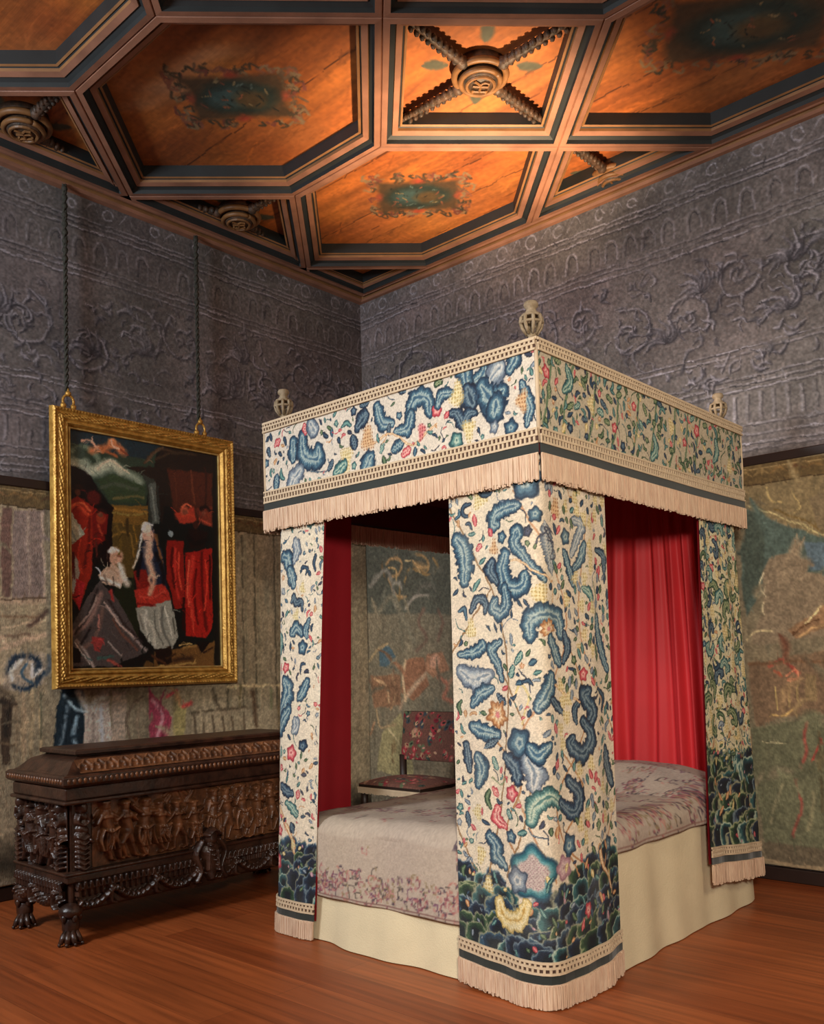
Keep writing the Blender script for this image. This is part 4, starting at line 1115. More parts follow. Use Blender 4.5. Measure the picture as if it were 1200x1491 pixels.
# ------------------------------------------------------------------ carved chest
cx0, cx1, cy0, cy1 = -5.17, -4.48, 2.226, 4.035
chest = thing('carved_chest', 'dark carved walnut chest with relief figures and paw feet below the gilt-framed painting', 'chest', ((cx0+cx1)/2, (cy0+cy1)/2, 0))
def relief(W, H, res, draw):                           # height map painted with rounded blobs
    cv = Cv(W, H, res, '000000'); hm = np.zeros((cv.ny, cv.nx))
    def blob(P, w, h):
        P = smooth_pts(P, 4) if len(P) > 2 else np.array(P, float); W_ = np.full(len(P), w/2.) if not isinstance(w, tuple) else np.linspace(w[0]/2, w[1]/2, len(P)); r = cv.field(P, W_, 1.1)
        if r: hm[r[0], r[1]] = np.maximum(hm[r[0], r[1]], h*np.sqrt(np.clip(1-r[2]**2, 0, 1)))
    draw(blob, cv); return hm
def nude(blob, x, y, s, g, drape=True):                # a small striding relief figure
    ln = g.uniform(-.16, .16); hx_, hy_ = x+ln*s*.5, y+s*.88
    blob([(hx_, hy_-.02*s), (hx_, hy_+.03*s)], .17*s, .052); blob([(hx_-.05*s, hy_+.05*s), (hx_+.05*s, hy_+.06*s)], .10*s, .050)
    blob([(hx_, hy_-.10*s), (x+ln*s*.35, y+.66*s), (x, y+.50*s)], (.20*s, .22*s), .050); blob([(x+ln*s*.35-.06*s, y+.70*s), (x+ln*s*.35+.06*s, y+.70*s)], .11*s, .056)
    hip = (x, y+.46*s); blob([hip, (x, y+.43*s)], .25*s, .052)
    for sd in (-1, 1):
        kx = x+sd*g.uniform(.05, .14)*s; fx = kx+g.uniform(-.12, .12)*s; blob([hip, (kx, y+.26*s)], (.17*s, .12*s), .050); blob([(kx, y+.26*s), (fx, y+.03*s)], (.12*s, .07*s), .044); blob([(fx, y+.02*s), (fx+.07*s*g.choice((-1, 1)), y)], .06*s, .034)
        ex = x+ln*s*.4+sd*g.uniform(.14, .22)*s; ey = y+g.uniform(.55, .84)*s; wx, wy = ex+g.uniform(-.10, .14)*s*sd, ey+g.uniform(-.12, .26)*s
        blob([(x+ln*s*.4+sd*.08*s, y+.74*s), (ex, ey)], (.11*s, .085*s), .048); blob([(ex, ey), (wx, wy)], (.085*s, .055*s), .044); blob([(wx, wy), (wx+.02*s, wy+.02*s)], .07*s, .046)
    if drape:
        for k in range(6): xx = x+(k-2.5)*.05*s; blob([(xx, y+.50*s), (xx+g.uniform(-.05, .05)*s, y+.34*s), (xx+g.uniform(-.10, .10)*s, y+.18*s)], .04*s, .060)
        blob([(x-.12*s, y+.5*s), (x, y+.46*s), (x+.13*s, y+.52*s)], .05*s, .064)
def place_relief(name, hm, res, o, du, dv, nr, material, parent, base=0.0):
    ny, nx = hm.shape; u, v = np.meshgrid(np.arange(nx)/res, np.arange(ny)/res); o, du, dv, nr = map(np.array, (o, du, dv, nr))
    P = o+u[..., None]*du+v[..., None]*dv+(hm+base)[..., None]*nr
    fl = np.dot(np.cross(du, dv), nr) < 0
    return link(name, grid_mesh(name, P, None, True, bool(fl)), material, parent)
m = MB(); m.box((cx0+.05, cy0+.07, .20), (cx1-.075, cy1-.07, .80)); body = m.build('body', 'walnut', chest, bevel=.01)
fx = cx1-.075; sy = cy0+.07
m = MB()
for z0, z1, o_ in ((.735, .80, .045), (.715, .735, .06), (.345, .362, .05), (.305, .345, .035)): m.box((cx0+.05-o_*.3, cy0+.07-o_, z0), (fx+o_, cy1-.07+o_, z1))
m.build('cornice_and_base_moulding', 'walnut', chest, bevel=.008)
def d_front(blob, cv):
    g = random.Random(2)
    for i, x in enumerate((.09, .20, .30, .42, .52, .63, .75, .86, .97, 1.09, 1.20, 1.30, 1.41)): nude(blob, x, .005+g.uniform(0, .02), g.uniform(.27, .34), g, i % 3 != 1)
    for _ in range(30): x = g.uniform(0, 1.5); y = g.uniform(.2, .34); blob([(x, y), (x+g.uniform(-.04, .04), y+g.uniform(.01, .04))], .025, .012)
hm = relief(1.47, .345, 300, d_front); place_relief('front_relief_panel', hm, 300, (fx, cy0+.19, .365), (0, 1, 0), (0, 0, 1), (1, 0, 0), 'walnutlit', chest, .004)
def d_side(blob, cv):
    g = random.Random(8)
    for x in (.10, .24, .38): nude(blob, x, .01, .32, g)
    for _ in range(30): x = g.uniform(0, .48); y = g.uniform(0, .34); blob([(x, y), (x+g.uniform(-.05, .05), y+g.uniform(-.05, .05))], .02, .018)
hm = relief(.44, .345, 300, d_side); place_relief('end_relief_panel', hm, 300, (cx0+.12, sy, .365), (1, 0, 0), (0, 0, 1), (0, -1, 0), 'walnut', chest, .004)
def d_gad(blob, cv):
    g = random.Random(4); W = cv.w; x = .0
    while x < W:
        blob([(x+.006, .105), (x+.016, .14), (x+.026, .105)], .016, .030); blob([(x+.016, .07), (x+.016, .12)], .018, .022); x += .034
    x = -.05
    while x < W:                                        # swags with ribbons
        blob([(x, .075), (x+.08, .02), (x+.17, .015), (x+.25, .07)], (.03, .045), .034)
        for k in range(9): a = k/8; blob([(x+.25*a, .07-.058*math.sin(PI*a)), (x+.25*a+.012, .085-.058*math.sin(PI*a))], .022, .045)
        blob([(x+.25, .09), (x+.245, .02), (x+.27, -.0)], .03, .04); x += .27
hm = relief(1.66, .16, 260, d_gad); place_relief('front_gadroon_band', hm, 260, (fx+.012, cy0+.08, .165), (0, 1, 0), (0, 0, 1), (1, 0, 0), 'walnut', chest, .01)
hm = relief(.56, .16, 260, d_gad); place_relief('end_gadroon_band', hm, 260, (cx0+.05, sy-.012, .165), (1, 0, 0), (0, 0, 1), (0, -1, 0), 'walnut', chest, .01)
m = MB(); m.box((cx0+.05, cy0+.06, .165), (fx+.015, cy1-.06, .31)); m.box((cx0+.09, cy0+.11, .135), (fx-.03, cy1-.11, .17)); m.build('lower_case', 'walnut', chest, bevel=.012)
def d_term(blob, cv):
    for k in range(5): blob([(.045+.012*math.sin(k*1.7), .30-.035*k), (.06-.012*math.sin(k*1.7), .29-.035*k)], .05, .034)
    blob([(.05, .335), (.05, .345)], .06, .045); blob([(.03, .31), (.02, .27), (.045, .25)], .022, .04); blob([(.07, .31), (.08, .27), (.055, .25)], .022, .04)
    blob([(.05, .2), (.045, .1), (.05, .02)], (.07, .04), .034)
    for k in range(7): blob([(.02, .19-.026*k), (.05, .175-.026*k), (.08, .19-.026*k)], .014, .040)
    blob([(.085, .17), (.095, .16)], .03, .05)
hm = relief(.10, .37, 340, d_term)
for yy in (cy0+.075, cy1-.175): place_relief('corner_term_figure', hm, 340, (fx, yy, .35), (0, 1, 0), (0, 0, 1), (1, 0, 0), 'walnut', chest, .012)
for xx in (cx0+.045, cx1-.18): place_relief('corner_term_figure', hm, 340, (xx, sy, .35), (1, 0, 0), (0, 0, 1), (0, -1, 0), 'walnut', chest, .012)
def coat(blob, cv):
    blob([(.13, .30), (.13, .27)], .09, .07); blob([(.09, .30), (.13, .325), (.17, .30)], .03, .09)
    blob([(.13, .20), (.13, .10), (.13, .05)], (.14, .05), .06)
    for s in (-1, 1): blob([(.13+s*.06, .26), (.13+s*.10, .19), (.13+s*.07, .1), (.13+s*.1, .04)], .035, .05); blob([(.13+s*.03, .2), (.13+s*.035, .1)], .03, .07)
    for k in range(6): blob([(.10+.012*k, .24-.03*k), (.12+.01*k, .24-.03*k)], .02, .08)
hm = relief(.26, .35, 300, coat); place_relief('shield_cartouche', hm, 300, (fx+.03, 3.13-.13, .14), (0, 1, 0), (0, 0, 1), (1, 0, 0), 'walnut', chest, 0)
def lid_loft(rows, name, material, smooth=False):      # rows of (inset, z)
    m = MB(); R4 = []
    for d, z in rows: R4.append([(cx0+d, cy0+d, z), (cx1-d, cy0+d, z), (cx1-d, cy1-d, z), (cx0+d, cy1-d, z)])
    vs = [p for r in R4 for p in r]; fs = [(0, 3, 2, 1)]
    for k in range(len(rows)-1):
        for i in range(4): j = (i+1) % 4; fs.append((k*4+i, k*4+j, (k+1)*4+j, (k+1)*4+i))
    n = len(rows)-1; fs.append((n*4, n*4+1, n*4+2, n*4+3)); m.add(vs, fs); return m.build(name, material, chest, bevel=.003)
lid = lid_loft([(.035, .800), (.010, .812), (0, .822), (0, .858), (.012, .868), (.03, .868), (.05, .880), (.10, .930), (.16, .952), (.16, .958), (.135, .962), (.135, .982), (.15, .988)], 'lid', 'walnut')
m = MB(); g = random.Random(3)
yy = cy0+.03
while yy < cy1-.03: m.ell((cx1-.002, yy, .838), (.008, .012, .016), 8); yy += .030
xx = cx0+.03
while xx < cx1-.02: m.ell((xx, cy0+.002, .838), (.012, .008, .016), 8); xx += .030
m.build('lid_edge_beading', 'walnutlit', lid, smooth=True)
def d_lid(blob, cv):
    g = random.Random(12); x = 0
    while x < cv.w:
        blob([(x, .02), (x+.02, .06), (x+.05, .05), (x+.045, .025)], .014, .010); blob([(x+.04, .07), (x+.06, .09), (x+.08, .06)], .014, .010); x += .075
hm = relief(1.60, .10, 260, d_lid); s2 = 1/math.hypot(.074, .065); place_relief('lid_carved_border', hm, 260, (cx1-.034, cy0+.11, .872), (0, 1, 0), (-.074*s2, 0, .065*s2), (.065*s2, 0, .074*s2), 'walnutlit', lid, .002)
def paw(x, y, parent):
    m = MB(); m.ell((x, y, .095), (.046, .046, .075), 14); m.ell((x, y, .165), (.062, .062, .040), 14); m.ell((x+.012, y-.008, .036), (.052, .052, .036), 14)
    for k in range(4):
        a = -1.35+k*.62; cx_, cy_ = x+.012+.046*math.cos(a), y-.008+.046*math.sin(a)
        m.tube([(x+.03*math.cos(a), y+.03*math.sin(a), .070), (cx_, cy_, .042), (cx_+.018*math.cos(a), cy_+.018*math.sin(a), .015)], [.013, .017, .012], 8); m.ell((cx_+.024*math.cos(a), cy_+.024*math.sin(a), .011), (.010, .010, .010), 8)
    for k in range(5): a = k*1.25; m.ell((x+.045*math.cos(a), y+.045*math.sin(a), .135), (.016, .016, .026), 8)
    m.build('paw_foot', 'walnut', parent, smooth=True)
for x in (cx0+.10, cx1-.06):
    for y in (cy0+.06, cy1-.10): paw(x, y, chest)
# ------------------------------------------------------------------ upholstered chair in the corner beyond the bed
ch = thing('backstool', 'low chair with floral wool seat and back panel, seen through the bed', 'chair', (-4.46, 4.85, 0))
x0, x1, y0, y1 = -4.76, -4.16, 4.60, 5.10
def turkey(name, axis_v, rect, dpt, lab):
    wu = x1-x0-.03; hv = rect; cv = Cv(wu, hv, 260, '6e463a'); g = random.Random(len(name))
    for _ in range(90):
        p = (g.uniform(0, wu), g.uniform(0, hv)); r = g.uniform(.012, .035); c = g.choice(['8e2530', 'a8353c', 'b24a48', '5a6a4a', '31463c', 'b08a68', 'c29b78', '7a1f2c', '38424a', '9c4a44'])
        cv.ellipse(p, r, r*.6, c, .9, .5, g.uniform(0, 3)); cv.ellipse((p[0]+.005, p[1]+.004), r*.5, r*.25, g.choice(['c98a7a', '20261f', 'a59070', '6f1a26']), .8, .5, g.uniform(0, 3))
    cv.fuzz(.15, 1.5); return cv
cvb = turkey('back', 2, .36, 0, ''); u, v = np.meshgrid(np.linspace(0, 1, cvb.nx), np.linspace(0, 1, cvb.ny)); bulge = .028*(np.sin(PI*u)*np.sin(PI*v))**.5
P = np.stack([x0+.015+u*(x1-x0-.03), y1-.06+v*.05-bulge, .685+v*.36], -1); link('back_panel', grid_mesh('back_panel', P, cvb.img), 'turkey', ch, label='floral red and green wool back panel')
m = MB(); m.hexa([(x0+.012, y1-.058, .683), (x1-.012, y1-.058, .683), (x1-.012, y1-.02, .683), (x0+.012, y1-.02, .683), (x0+.012, y1-.008, 1.047), (x1-.012, y1-.008, 1.047), (x1-.012, y1+.03, 1.047), (x0+.012, y1+.03, 1.047)]); m.build('back_frame', 'oak', ch, bevel=.006)
cvs = turkey('seatx', 2, .5, 0, ''); u, v = np.meshgrid(np.linspace(0, 1, cvs.nx), np.linspace(0, 1, cvs.ny)); bulge = .05*(np.clip(np.sin(PI*u)*np.sin(PI*v), 0, 1))**.35
P = np.stack([x0+u*(x1-x0), y0+v*(y1-y0-.02), .545+bulge], -1); link('seat', grid_mesh('seat', P, cvs.img), 'turkey', ch, label='floral wool seat with a domed top')
m = MB(); m.box((x0, y0, .485), (x1, y1-.02, .548)); m.build('seat_rail', 'oak', ch, bevel=.006)
m = MB(); k = 0
for i in range(75): xx = x0+i*(x1-x0)/75; m.box((xx, y0-.008, .478+rnd.uniform(0, .008)), (xx+.007, y0-.001, .515))
m.box((x0-.004, y0-.01, .512), (x1+.004, y0-.001, .526)); m.build('seat_fringe', 'cream', ch)
for (x, y, top) in ((x0+.03, y0+.03, .49), (x1-.03, y0+.03, .49), (x0+.03, y1-.05, .72), (x1-.03, y1-.05, .72)):
    m = MB(); prof = [(.024, 0), (.026, .02), (.016, .05), (.022, .08), (.03, .11), (.018, .15), (.024, .22), (.017, .28), (.026, .34), (.018, .37), (.028, .39), (.028, top)]; m.lathe(prof, (x, y, 0), 12); m.build('leg', 'oak', ch, smooth=True)
m = MB()
for a_, b_ in (((x0+.03, y0+.03), (x1-.03, y0+.03)), ((x0+.03, y1-.05), (x1-.03, y1-.05)), ((x0+.03, y0+.03), (x0+.03, y1-.05)), ((x1-.03, y0+.03), (x1-.03, y1-.05))): m.tube([(*a_, .12), (*b_, .12)], .014, 8)
m.build('stretcher', 'oak', ch, smooth=True)
# ------------------------------------------------------------------ the canopy bed
bx0, bx1, by0, by1, ZT, ZF = -3.902, -2.093, 3.111, 5.217, 2.745, 2.365
bed = thing('canopy_bed', 'tall four-poster bed with blue crewelwork curtains, fringed canopy and crimson lining', 'bed', ((bx0+bx1)/2, (by0+by1)/2, 0))
def path_fn(P, bulge=None):                             # plan path -> f(u) in metres of arc
    P = smooth_pts(P, 10); s = np.r_[0, np.cumsum(np.hypot(*np.diff(P, axis=0).T))]; return P, s
class Surf:
    """a hanging cloth: blends a top and a bottom plan path; u is 0..1 along, z is height"""
    def __init__(s, top, bot, z0, z1, fold=(0, 1, 0), sag=None):
        s.t, s.ts = path_fn(top); s.b, s.bs = path_fn(bot); s.z0, s.z1 = z0, z1; s.fold = fold; s.W = max(s.ts[-1], s.bs[-1])
    def at(s, u, z, off=0.0):
        u = np.asarray(u, float); z = np.asarray(z, float)
        def ev(P, S, uu): d = uu*S[-1]; return np.stack([np.interp(d, S, P[:, 0]), np.interp(d, S, P[:, 1])], -1)
        k = np.clip((z-s.z0)/(s.z1-s.z0), -.1, 1)[..., None]
        def base(uu): return ev(s.t, s.ts, uu)*k+ev(s.b, s.bs, uu)*(1-k)
        p = base(u); e = .004; d = base(np.clip(u+e, 0, 1))-base(np.clip(u-e, 0, 1)); L = np.linalg.norm(d, axis=-1, keepdims=True); n = np.stack([d[..., 1], -d[..., 0]], -1)/np.maximum(L, 1e-9)
        A, fr, ph = s.fold; kk = k[..., 0]
        f = A*(np.sin(u*fr+ph+.5*np.sin(z*1.3))+.45*np.sin(u*fr*2.3+ph*2+z*.8))*(1.15-.45*kk)
        p = p+n*(f+off)[..., None] if np.ndim(f+off) else p+n*(f+off)
        return np.concatenate([p, np.broadcast_to(z, p.shape[:-1])[..., None]], -1)
def cloth(name, S, zlo, zhi, material, parent, cv=None, off=0.0, nu=None, nv=None, flip=False, label=None):
    nu = nu or (cv.nx if cv else 120); nv = nv or (cv.ny if cv else 60); u, v = np.meshgrid(np.linspace(0, 1, nu), np.linspace(0, 1, nv)); lo = zlo(u) if callable(zlo) else zlo
    z = lo+(zhi-lo)*v; col = None
    if cv: col = cv.img if (nv, nu) == cv.img.shape[:2] else cv.sample(cv.u0+u*cv.w, z)
    return link(name, grid_mesh(name, S.at(u, z, off), col, True, flip), material, parent, label=label)
def ribbon(mb, S, u0, u1, z0f, z1f, off, thick, n, mi):
    us = np.linspace(u0, u1, n)
    f0 = S.at(us, z0f(us), off); f1 = S.at(us, z1f(us), off); g0 = S.at(us, z0f(us), off+thick); g1 = S.at(us, z1f(us), off+thick); vs = np.concatenate([f0, f1, g0, g1]).tolist(); fs = []
    for i in range(n-1): fs += [(2*n+i, 2*n+i+1, 3*n+i+1, 3*n+i), (n+i, n+i+1, i+1, i), (i, i+1, 2*n+i+1, 2*n+i), (3*n+i, 3*n+i+1, n+i+1, n+i)]
    fs += [(0, 2*n, 3*n, n), (n-1, 2*n-1, 4*n-1, 3*n-1)]
    mb.add(vs, fs, mi)
def braid(S, zb, h, parent, off=.004, L=None, name='braid'):   # openwork: three rails and two rows of ties over a dark ground
    m = MB(); n = max(12, int(S.W/.03)); fz = lambda d: (lambda u: zb(u)+d)
    ribbon(m, S, 0, 1, fz(.002), fz(h-.002), off-.003, .004, n, 1)
    for d in (0, h*.46, h-.009): ribbon(m, S, 0, 1, fz(d), fz(d+.009), off, .008, n, 0)
    k = int(S.W/.023)
    for r, (a, b) in enumerate(((.008, h*.47), (h*.5, h-.008))):
        for i in range(k):
            u = (i+.25+.5*r)/k; du = .0048/S.W
            if u+du < 1 and u-du > 0: ribbon(m, S, u-du, u+du, fz(a), fz(b), off, .006, 2, 0)
    return m.build(name, ['cream', 'braidback'], parent)
def velvet(S, z0, z1, parent, off=.003): m = MB(); ribbon(m, S, 0, 1, z0, z1, off, .004, max(12, int(S.W/.03)), 0); return m.build('velvet_band', 'velvet', parent)
def fringe(S, ztop, ln, parent, off=.004, step=.0062, name='fringe', material='fringe'):
    m = MB(); n = int(S.W/step); g = random.Random(n)
    ribbon(m, S, 0, 1, lambda u: ztop(u)-.012, ztop, off+.001, .008, max(12, int(S.W/.03)), 0)
    for layer in (0, 1):
        for i in range(n):
            u = min(.999, max(.001, (i+.5*layer+g.uniform(-.2, .2))/n)); w0 = .0026/S.W; w1 = .0036/S.W; sw = g.uniform(-.004, .004)/S.W; l = ln*g.uniform(.86, 1.04); o = off+layer*.006+g.uniform(-.002, .003)
            zt = float(ztop(np.array(u)))-.004; us = np.clip(np.array([u-w0, u+w0, u+w0, u-w0, u-w1+sw, u+w1+sw, u+w1+sw, u-w1+sw]), 0, 1); zz = np.array([zt]*4+[max(.004, zt-l)]*4)
            P = S.at(us, zz, o); Q = S.at(us, zz, o+.005); p = [P[0], P[1], Q[1], Q[0], P[4], P[5], Q[5], Q[4]]; m.hexa(p)
    return m.build(name, material, parent)
cst = lambda z: (lambda u: np.zeros_like(np.asarray(u, float))+z)
# --- tester and posts
m = MB(); m.box((bx0+.02, by0+.02, ZT-.03), (bx1-.02, by1-.02, ZT+.005)); m.build('tester_top', 'darkred', bed)
m = MB(); m.box((bx0+.03, by0+.03, 2.44), (bx1-.03, by1-.03, 2.46)); m.build('tester_lining', 'darkred', bed)
for x in (bx0+.07, bx1-.09):
    for y in (by0+.10, by1-.07):
        m = MB(); m.lathe([(.03, .035), (.035, .3), (.04, .5), (.03, 1), (.028, 2.0), (.026, 2.45)], (x, y, 0), 16); m.build('post', 'oak', bed, smooth=True)
        m = MB(); m.lathe([(.018, 0), (.022, .01), (.012, .02), (.02, .036)], (x, y, 0), 12); m.build('castor', 'metal', bed, smooth=True)
# --- valances
cvv = Cv(1.81, .31, 340, 'd3c6b4', 0, ZF); cvv.art(ART_VAL); cvv.fill(120, 'nbtgkn', (.022, .036), .12); cvv.fill(700, 'ntgrkodnt', (.008, .022), .25); cvv.warp(.005, .05, 2); cvv.fuzz(.10, 1.6)
def side_pattern(W, seed, base='b9ab92'):
    global rnd; rnd = random.Random(seed); cv = Cv(W, .31, 300, base, 0, ZF)
    for i in range(int(W*5.5)):
        x = (i+.5)/5.5+rnd.uniform(-.05, .05); cv.stroke([(x-.04, ZF), (x+rnd.uniform(-.03, .03), ZF+.12), (x+.05, ZF+.3)], .016, PAL['g'][2]); y = ZF+rnd.uniform(.06, .26)
        k = i % 4
        if k == 0: cv.flower((x, ZF+.23), rnd.uniform(.022, .032), 'r')
        elif k == 1: cv.curl([(x-.03, y-.05), (x+.02, y), (x, y+.06)], .04, rnd.choice('gtn'))
        elif k == 2: cv.lattice((x, y), .04, 'y')
        else: cv.flower((x, y), .022, rnd.choice('ro'))
    cv.fill(int(W*120), 'ggttng', (.018, .032), .2); cv.fill(int(W*420), 'gggttnryord', (.010, .024), .3); cv.warp(.005, .05, 3); cv.fuzz(.1, 1.6); return cv
sides = [('foot', [(bx0, by0), (bx1, by0)], cvv), ('right', [(bx1, by0), (bx1, by1)], side_pattern(2.1, 3)), ('head', [(bx1, by1), (bx0, by1)], side_pattern(1.8, 9)), ('left', [(bx0, by1), (bx0, by0)], side_pattern(2.1, 17))]
for nm, pth, cv in sides:
    a, b = Vector(pth[0]), Vector(pth[1]); mid = (a+b)/2; S = Surf([tuple(a), tuple(a*.7+b*.3), tuple(a*.3+b*.7), tuple(b)], [tuple(a), tuple(a*.7+b*.3), tuple(a*.3+b*.7), tuple(b)], 2.1, ZT, (.0015, 14, .3))
    c = cloth('valance', S, ZF, ZT-.045, 'crewel', bed, cv)
    wv = lambda u: .010*np.sin(np.asarray(u)*PI*2+1)*.6
    cloth('valance_lining', S, 2.262, ZT-.01, 'darkred', c, None, -.010, 60, 4, True)
    braid(S, cst(ZT-.052), .052, c); braid(S, lambda u: ZF-.065+wv(u)*.3, .066, c); velvet(S, lambda u: ZF-.112+wv(u)*.4, lambda u: ZF-.062+wv(u)*.3, c)
    fringe(S, lambda u: ZF-.106+wv(u)*.5, .112, c)
m = MB(); m.box((bx0-.006, by0-.006, ZT-.006), (bx1+.006, by1+.006, ZT+.006)); m.build('tester_edge', 'cream', bed)
for x, y in ((bx1-.06, by0+.06), (bx0+.09, by0+.07), (bx1-.07, by1-.14), (bx0+.09, by1-.1)):
    m = MB(); z = ZT+.005; m.lathe([(.034, 0), (.034, .008), (.020, .016), (.016, .030), (.024, .040)], (x, y, z), 20)
    for k in range(8):
        a = k*PI/4; m.tube([(x+r*math.cos(a), y+r*math.sin(a), z+h) for r, h in ((.022, .038), (.040, .066), (.047, .092), (.044, .112), (.034, .122))], [.0065, .008, .0085, .008, .006], 6)
    for r, h in ((.046, .088), (.040, .118)): m.tube([(x+r*math.cos(t), y+r*math.sin(t), z+h) for t in np.linspace(0, 2*PI, 25)], .0065, 6)
    m.lathe([(.030, .120), (.028, .134), (.022, .142), (.020, .150), (.030, .158), (.032, .170), (.026, .180), (.010, .184)], (x, y, z), 20); m.build('finial', 'finial', bed, smooth=True)
for x, y, sx, sy_ in ((bx1, by0, 1, -1), (bx0, by0, -1, -1), (bx1, by1, 1, 1)):
    m = MB(); m.tube([(x-sx*.004, y-sy_*.004, ZF-.06), (x-sx*.002, y-sy_*.002, ZF+.15), (x-sx*.004, y-sy_*.004, ZT-.01)], .009, 8); m.build('corner_piping', 'cream', bed, smooth=True)
# --- embroidered curtains at the four corners
def curtain(S, zt, zb, cv, parent, lining='redlining', label=None, fr=.098):
    bh, vh = .052, .036; z_f = lambda u: zb(u)+fr-.004; z_v = lambda u: z_f(u)+vh; z_b = lambda u: z_v(u)+bh
    c = cloth('curtain', S, lambda u: z_b(u)-.004, zt, 'crewel', parent, cv, label=label)
    cloth('curtain_lining', S, lambda u: z_f(u), zt, lining, c, None, -.012, 160, 60, True)
    braid(S, z_v, bh, c); velvet(S, z_f, z_v, c); fringe(S, z_f, fr, c); return c
rnd = random.Random(5)
ck = Cv(1.06, 2.12, 330, 'd6c6ad', 0, .14); ck.hills(lambda x: .40+.03*np.sin(x*9+.5)+.10*np.clip((x-.45)*2.2, 0, 1), 6); [ck.stroke([(x_, .45), (x_+rnd.uniform(-.2, .2), .45+h_*.3), (x_+rnd.uniform(-.2, .2), .45+h_*.65), (x_+rnd.uniform(-.25, .25), .45+h_)], .009, rnd.choice(['a9794e', '7d8a5a', 'b98a64', '8a6a48'])) for x_, h_ in ((.1, 1.2), (.3, .9), (.55, 1.6), (.7, 1.0), (.9, 1.5), (.45, .6), (.2, 1.6), (.8, .5))]; ck.art(ART_CURT)
ck.curl([(.245, .335), (.27, .29), (.33, .275), (.38, .30), (.41, .36)], .06, 'y'); ck.flower((.76, .30), .03, 'r'); ck.flower((.60, .50), .05, 'p')
for _ in range(26): p = (rnd.uniform(.45, 1.0), rnd.uniform(.2, .52)); ck.curl([p, (p[0]+rnd.uniform(-.03, .03), p[1]+.04)], .022, rnd.choice('rpytgon'), True)
for _ in range(500):
    p = (rnd.uniform(.52, 1.05), rnd.uniform(.5, 2.2)); q_ = ck.reg([p], .02)
    if q_ and ck.occ[q_[0], q_[1]].mean() < .3: (ck.lattice(p, .03, 'y') if rnd.random() < .2 else ck.curl([p, (p[0]+rnd.uniform(-.03, .03), p[1]+rnd.uniform(.02, .05))], .026, rnd.choice('gtgnkr'), True))
ck.fill(260, 'ntgbkn', (.020, .034), .15); ck.fill(1700, 'ntgrgkodtn', (.008, .020), .22); ck.warp(.005, .05, 2); ck.tint(('e2b89a', 'c9c2a0', 'a9b0b0'), .12, .10); ck.fuzz(.10, 1.6)
S = Surf([(-2.615, 3.145), (-2.40, 3.135), (-2.20, 3.125), (-2.125, 3.150), (-2.115, 3.24), (-2.122, 3.45), (-2.125, 3.68)], [(-2.560, 3.075), (-2.40, 3.050), (-2.22, 3.030), (-2.095, 3.060), (-2.045, 3.18), (-2.042, 3.36), (-2.050, 3.565)], .02, 2.3, (.006, 16, .6))
curtain(S, 2.33, lambda u: .006+.022*(np.asarray(u)*2-1)**2, ck, bed, label='corner curtain with large blue and green crewel leaves over dark hillocks')
rnd = random.Random(6)
cn = Cv(1.05, 2.2, 270, 'd8cab2', 0, .1); cn.hills(lambda x: .38+.03*np.sin(x*9)); 
g = random.Random(31)
def bigscatter(cv, n, pals, x0, x1, z0, z1, gg, sz=(.05, .1)):
    for _ in range(n):
        x, y = gg.uniform(x0, x1), gg.uniform(z0, z1); r = gg.uniform(*sz); q = cv.reg([(x, y)], r*.8)
        if not q or cv.occ[q[0], q[1]].mean() > .25: continue
        a = gg.uniform(0, 6.3); s = gg.choice((-1, 1)); P = [(x+r*math.cos(a+s*t), y+r*math.sin(a+s*t)) for t in (0, .9, 1.8, 2.6)]; k = gg.random(); p = gg.choice(pals)
        if k < .62: cv.curl([P[0], P[1], P[2], P[3], (x+r*.3*math.cos(a+s*3), y+r*.3*math.sin(a+s*3))], r*.75, p)
        elif k < .8: cv.flower((x, y), r*.5, gg.choice('rotb'))
        else: cv.lattice((x, y), r*.6, 'y')
# the near-left curtain wraps the corner: the hidden side first, then the foot face
ns = Surf([(-3.845, 3.70), (-3.848, 3.45), (-3.845, 3.22), (-3.815, 3.145), (-3.76, 3.135), (-3.60, 3.138), (-3.448, 3.140)], [(-3.90, 3.68), (-3.90, 3.45), (-3.895, 3.20), (-3.865, 3.10), (-3.78, 3.075), (-3.66, 3.080), (-3.548, 3.085)], .02, 2.3, (.005, 15, 1.0))
Wn = 1.05; split = 1-(.42/ns.ts[-1])
cn.art(shift_art(ART_NL, (split*Wn)*100)); bigscatter(cn, 400, 'nbtkg', 0, split*Wn, .3, 2.2, g); cn.fill(1300, 'ntgrbkod', (.008, .022), .22); cn.warp(.005, .05, 2); cn.tint(('e2b89a', 'c9c2a0'), .12, .10); cn.fuzz(.10, 1.6)
curtain(ns, 2.33, cst(.004), cn, bed, label='narrow crewel curtain with a red flower near its hem at the foot-left corner')
rnd = random.Random(8)
cr = Cv(.95, 2.0, 280, 'd2c7a4', 0, .2); cr.hills(lambda x: .70+.02*np.sin(x*14), 6, 'gtng', 1.5, .84); g = random.Random(77)
for _ in range(30): p = (g.uniform(0, .95), g.uniform(.35, .8)); cr.curl([p, (p[0]+g.uniform(-.05, .05), p[1]+.05)], .025, g.choice('goytr'), True)
bigscatter(cr, 500, 'gtngnt', 0, .95, .85, 2.15, g, (.025, .055)); 
for _ in range(30): p = (g.uniform(0, .95), g.uniform(.8, 2.15)); cr.lattice(p, .035, 'y')
cr.fill(400, 'ggtnyk', (.018, .03), .3); cr.fill(3500, 'ggtyorkgnd', (.008, .02), .42); cr.warp(.006, .05, 4); cr.fuzz(.10, 1.6)
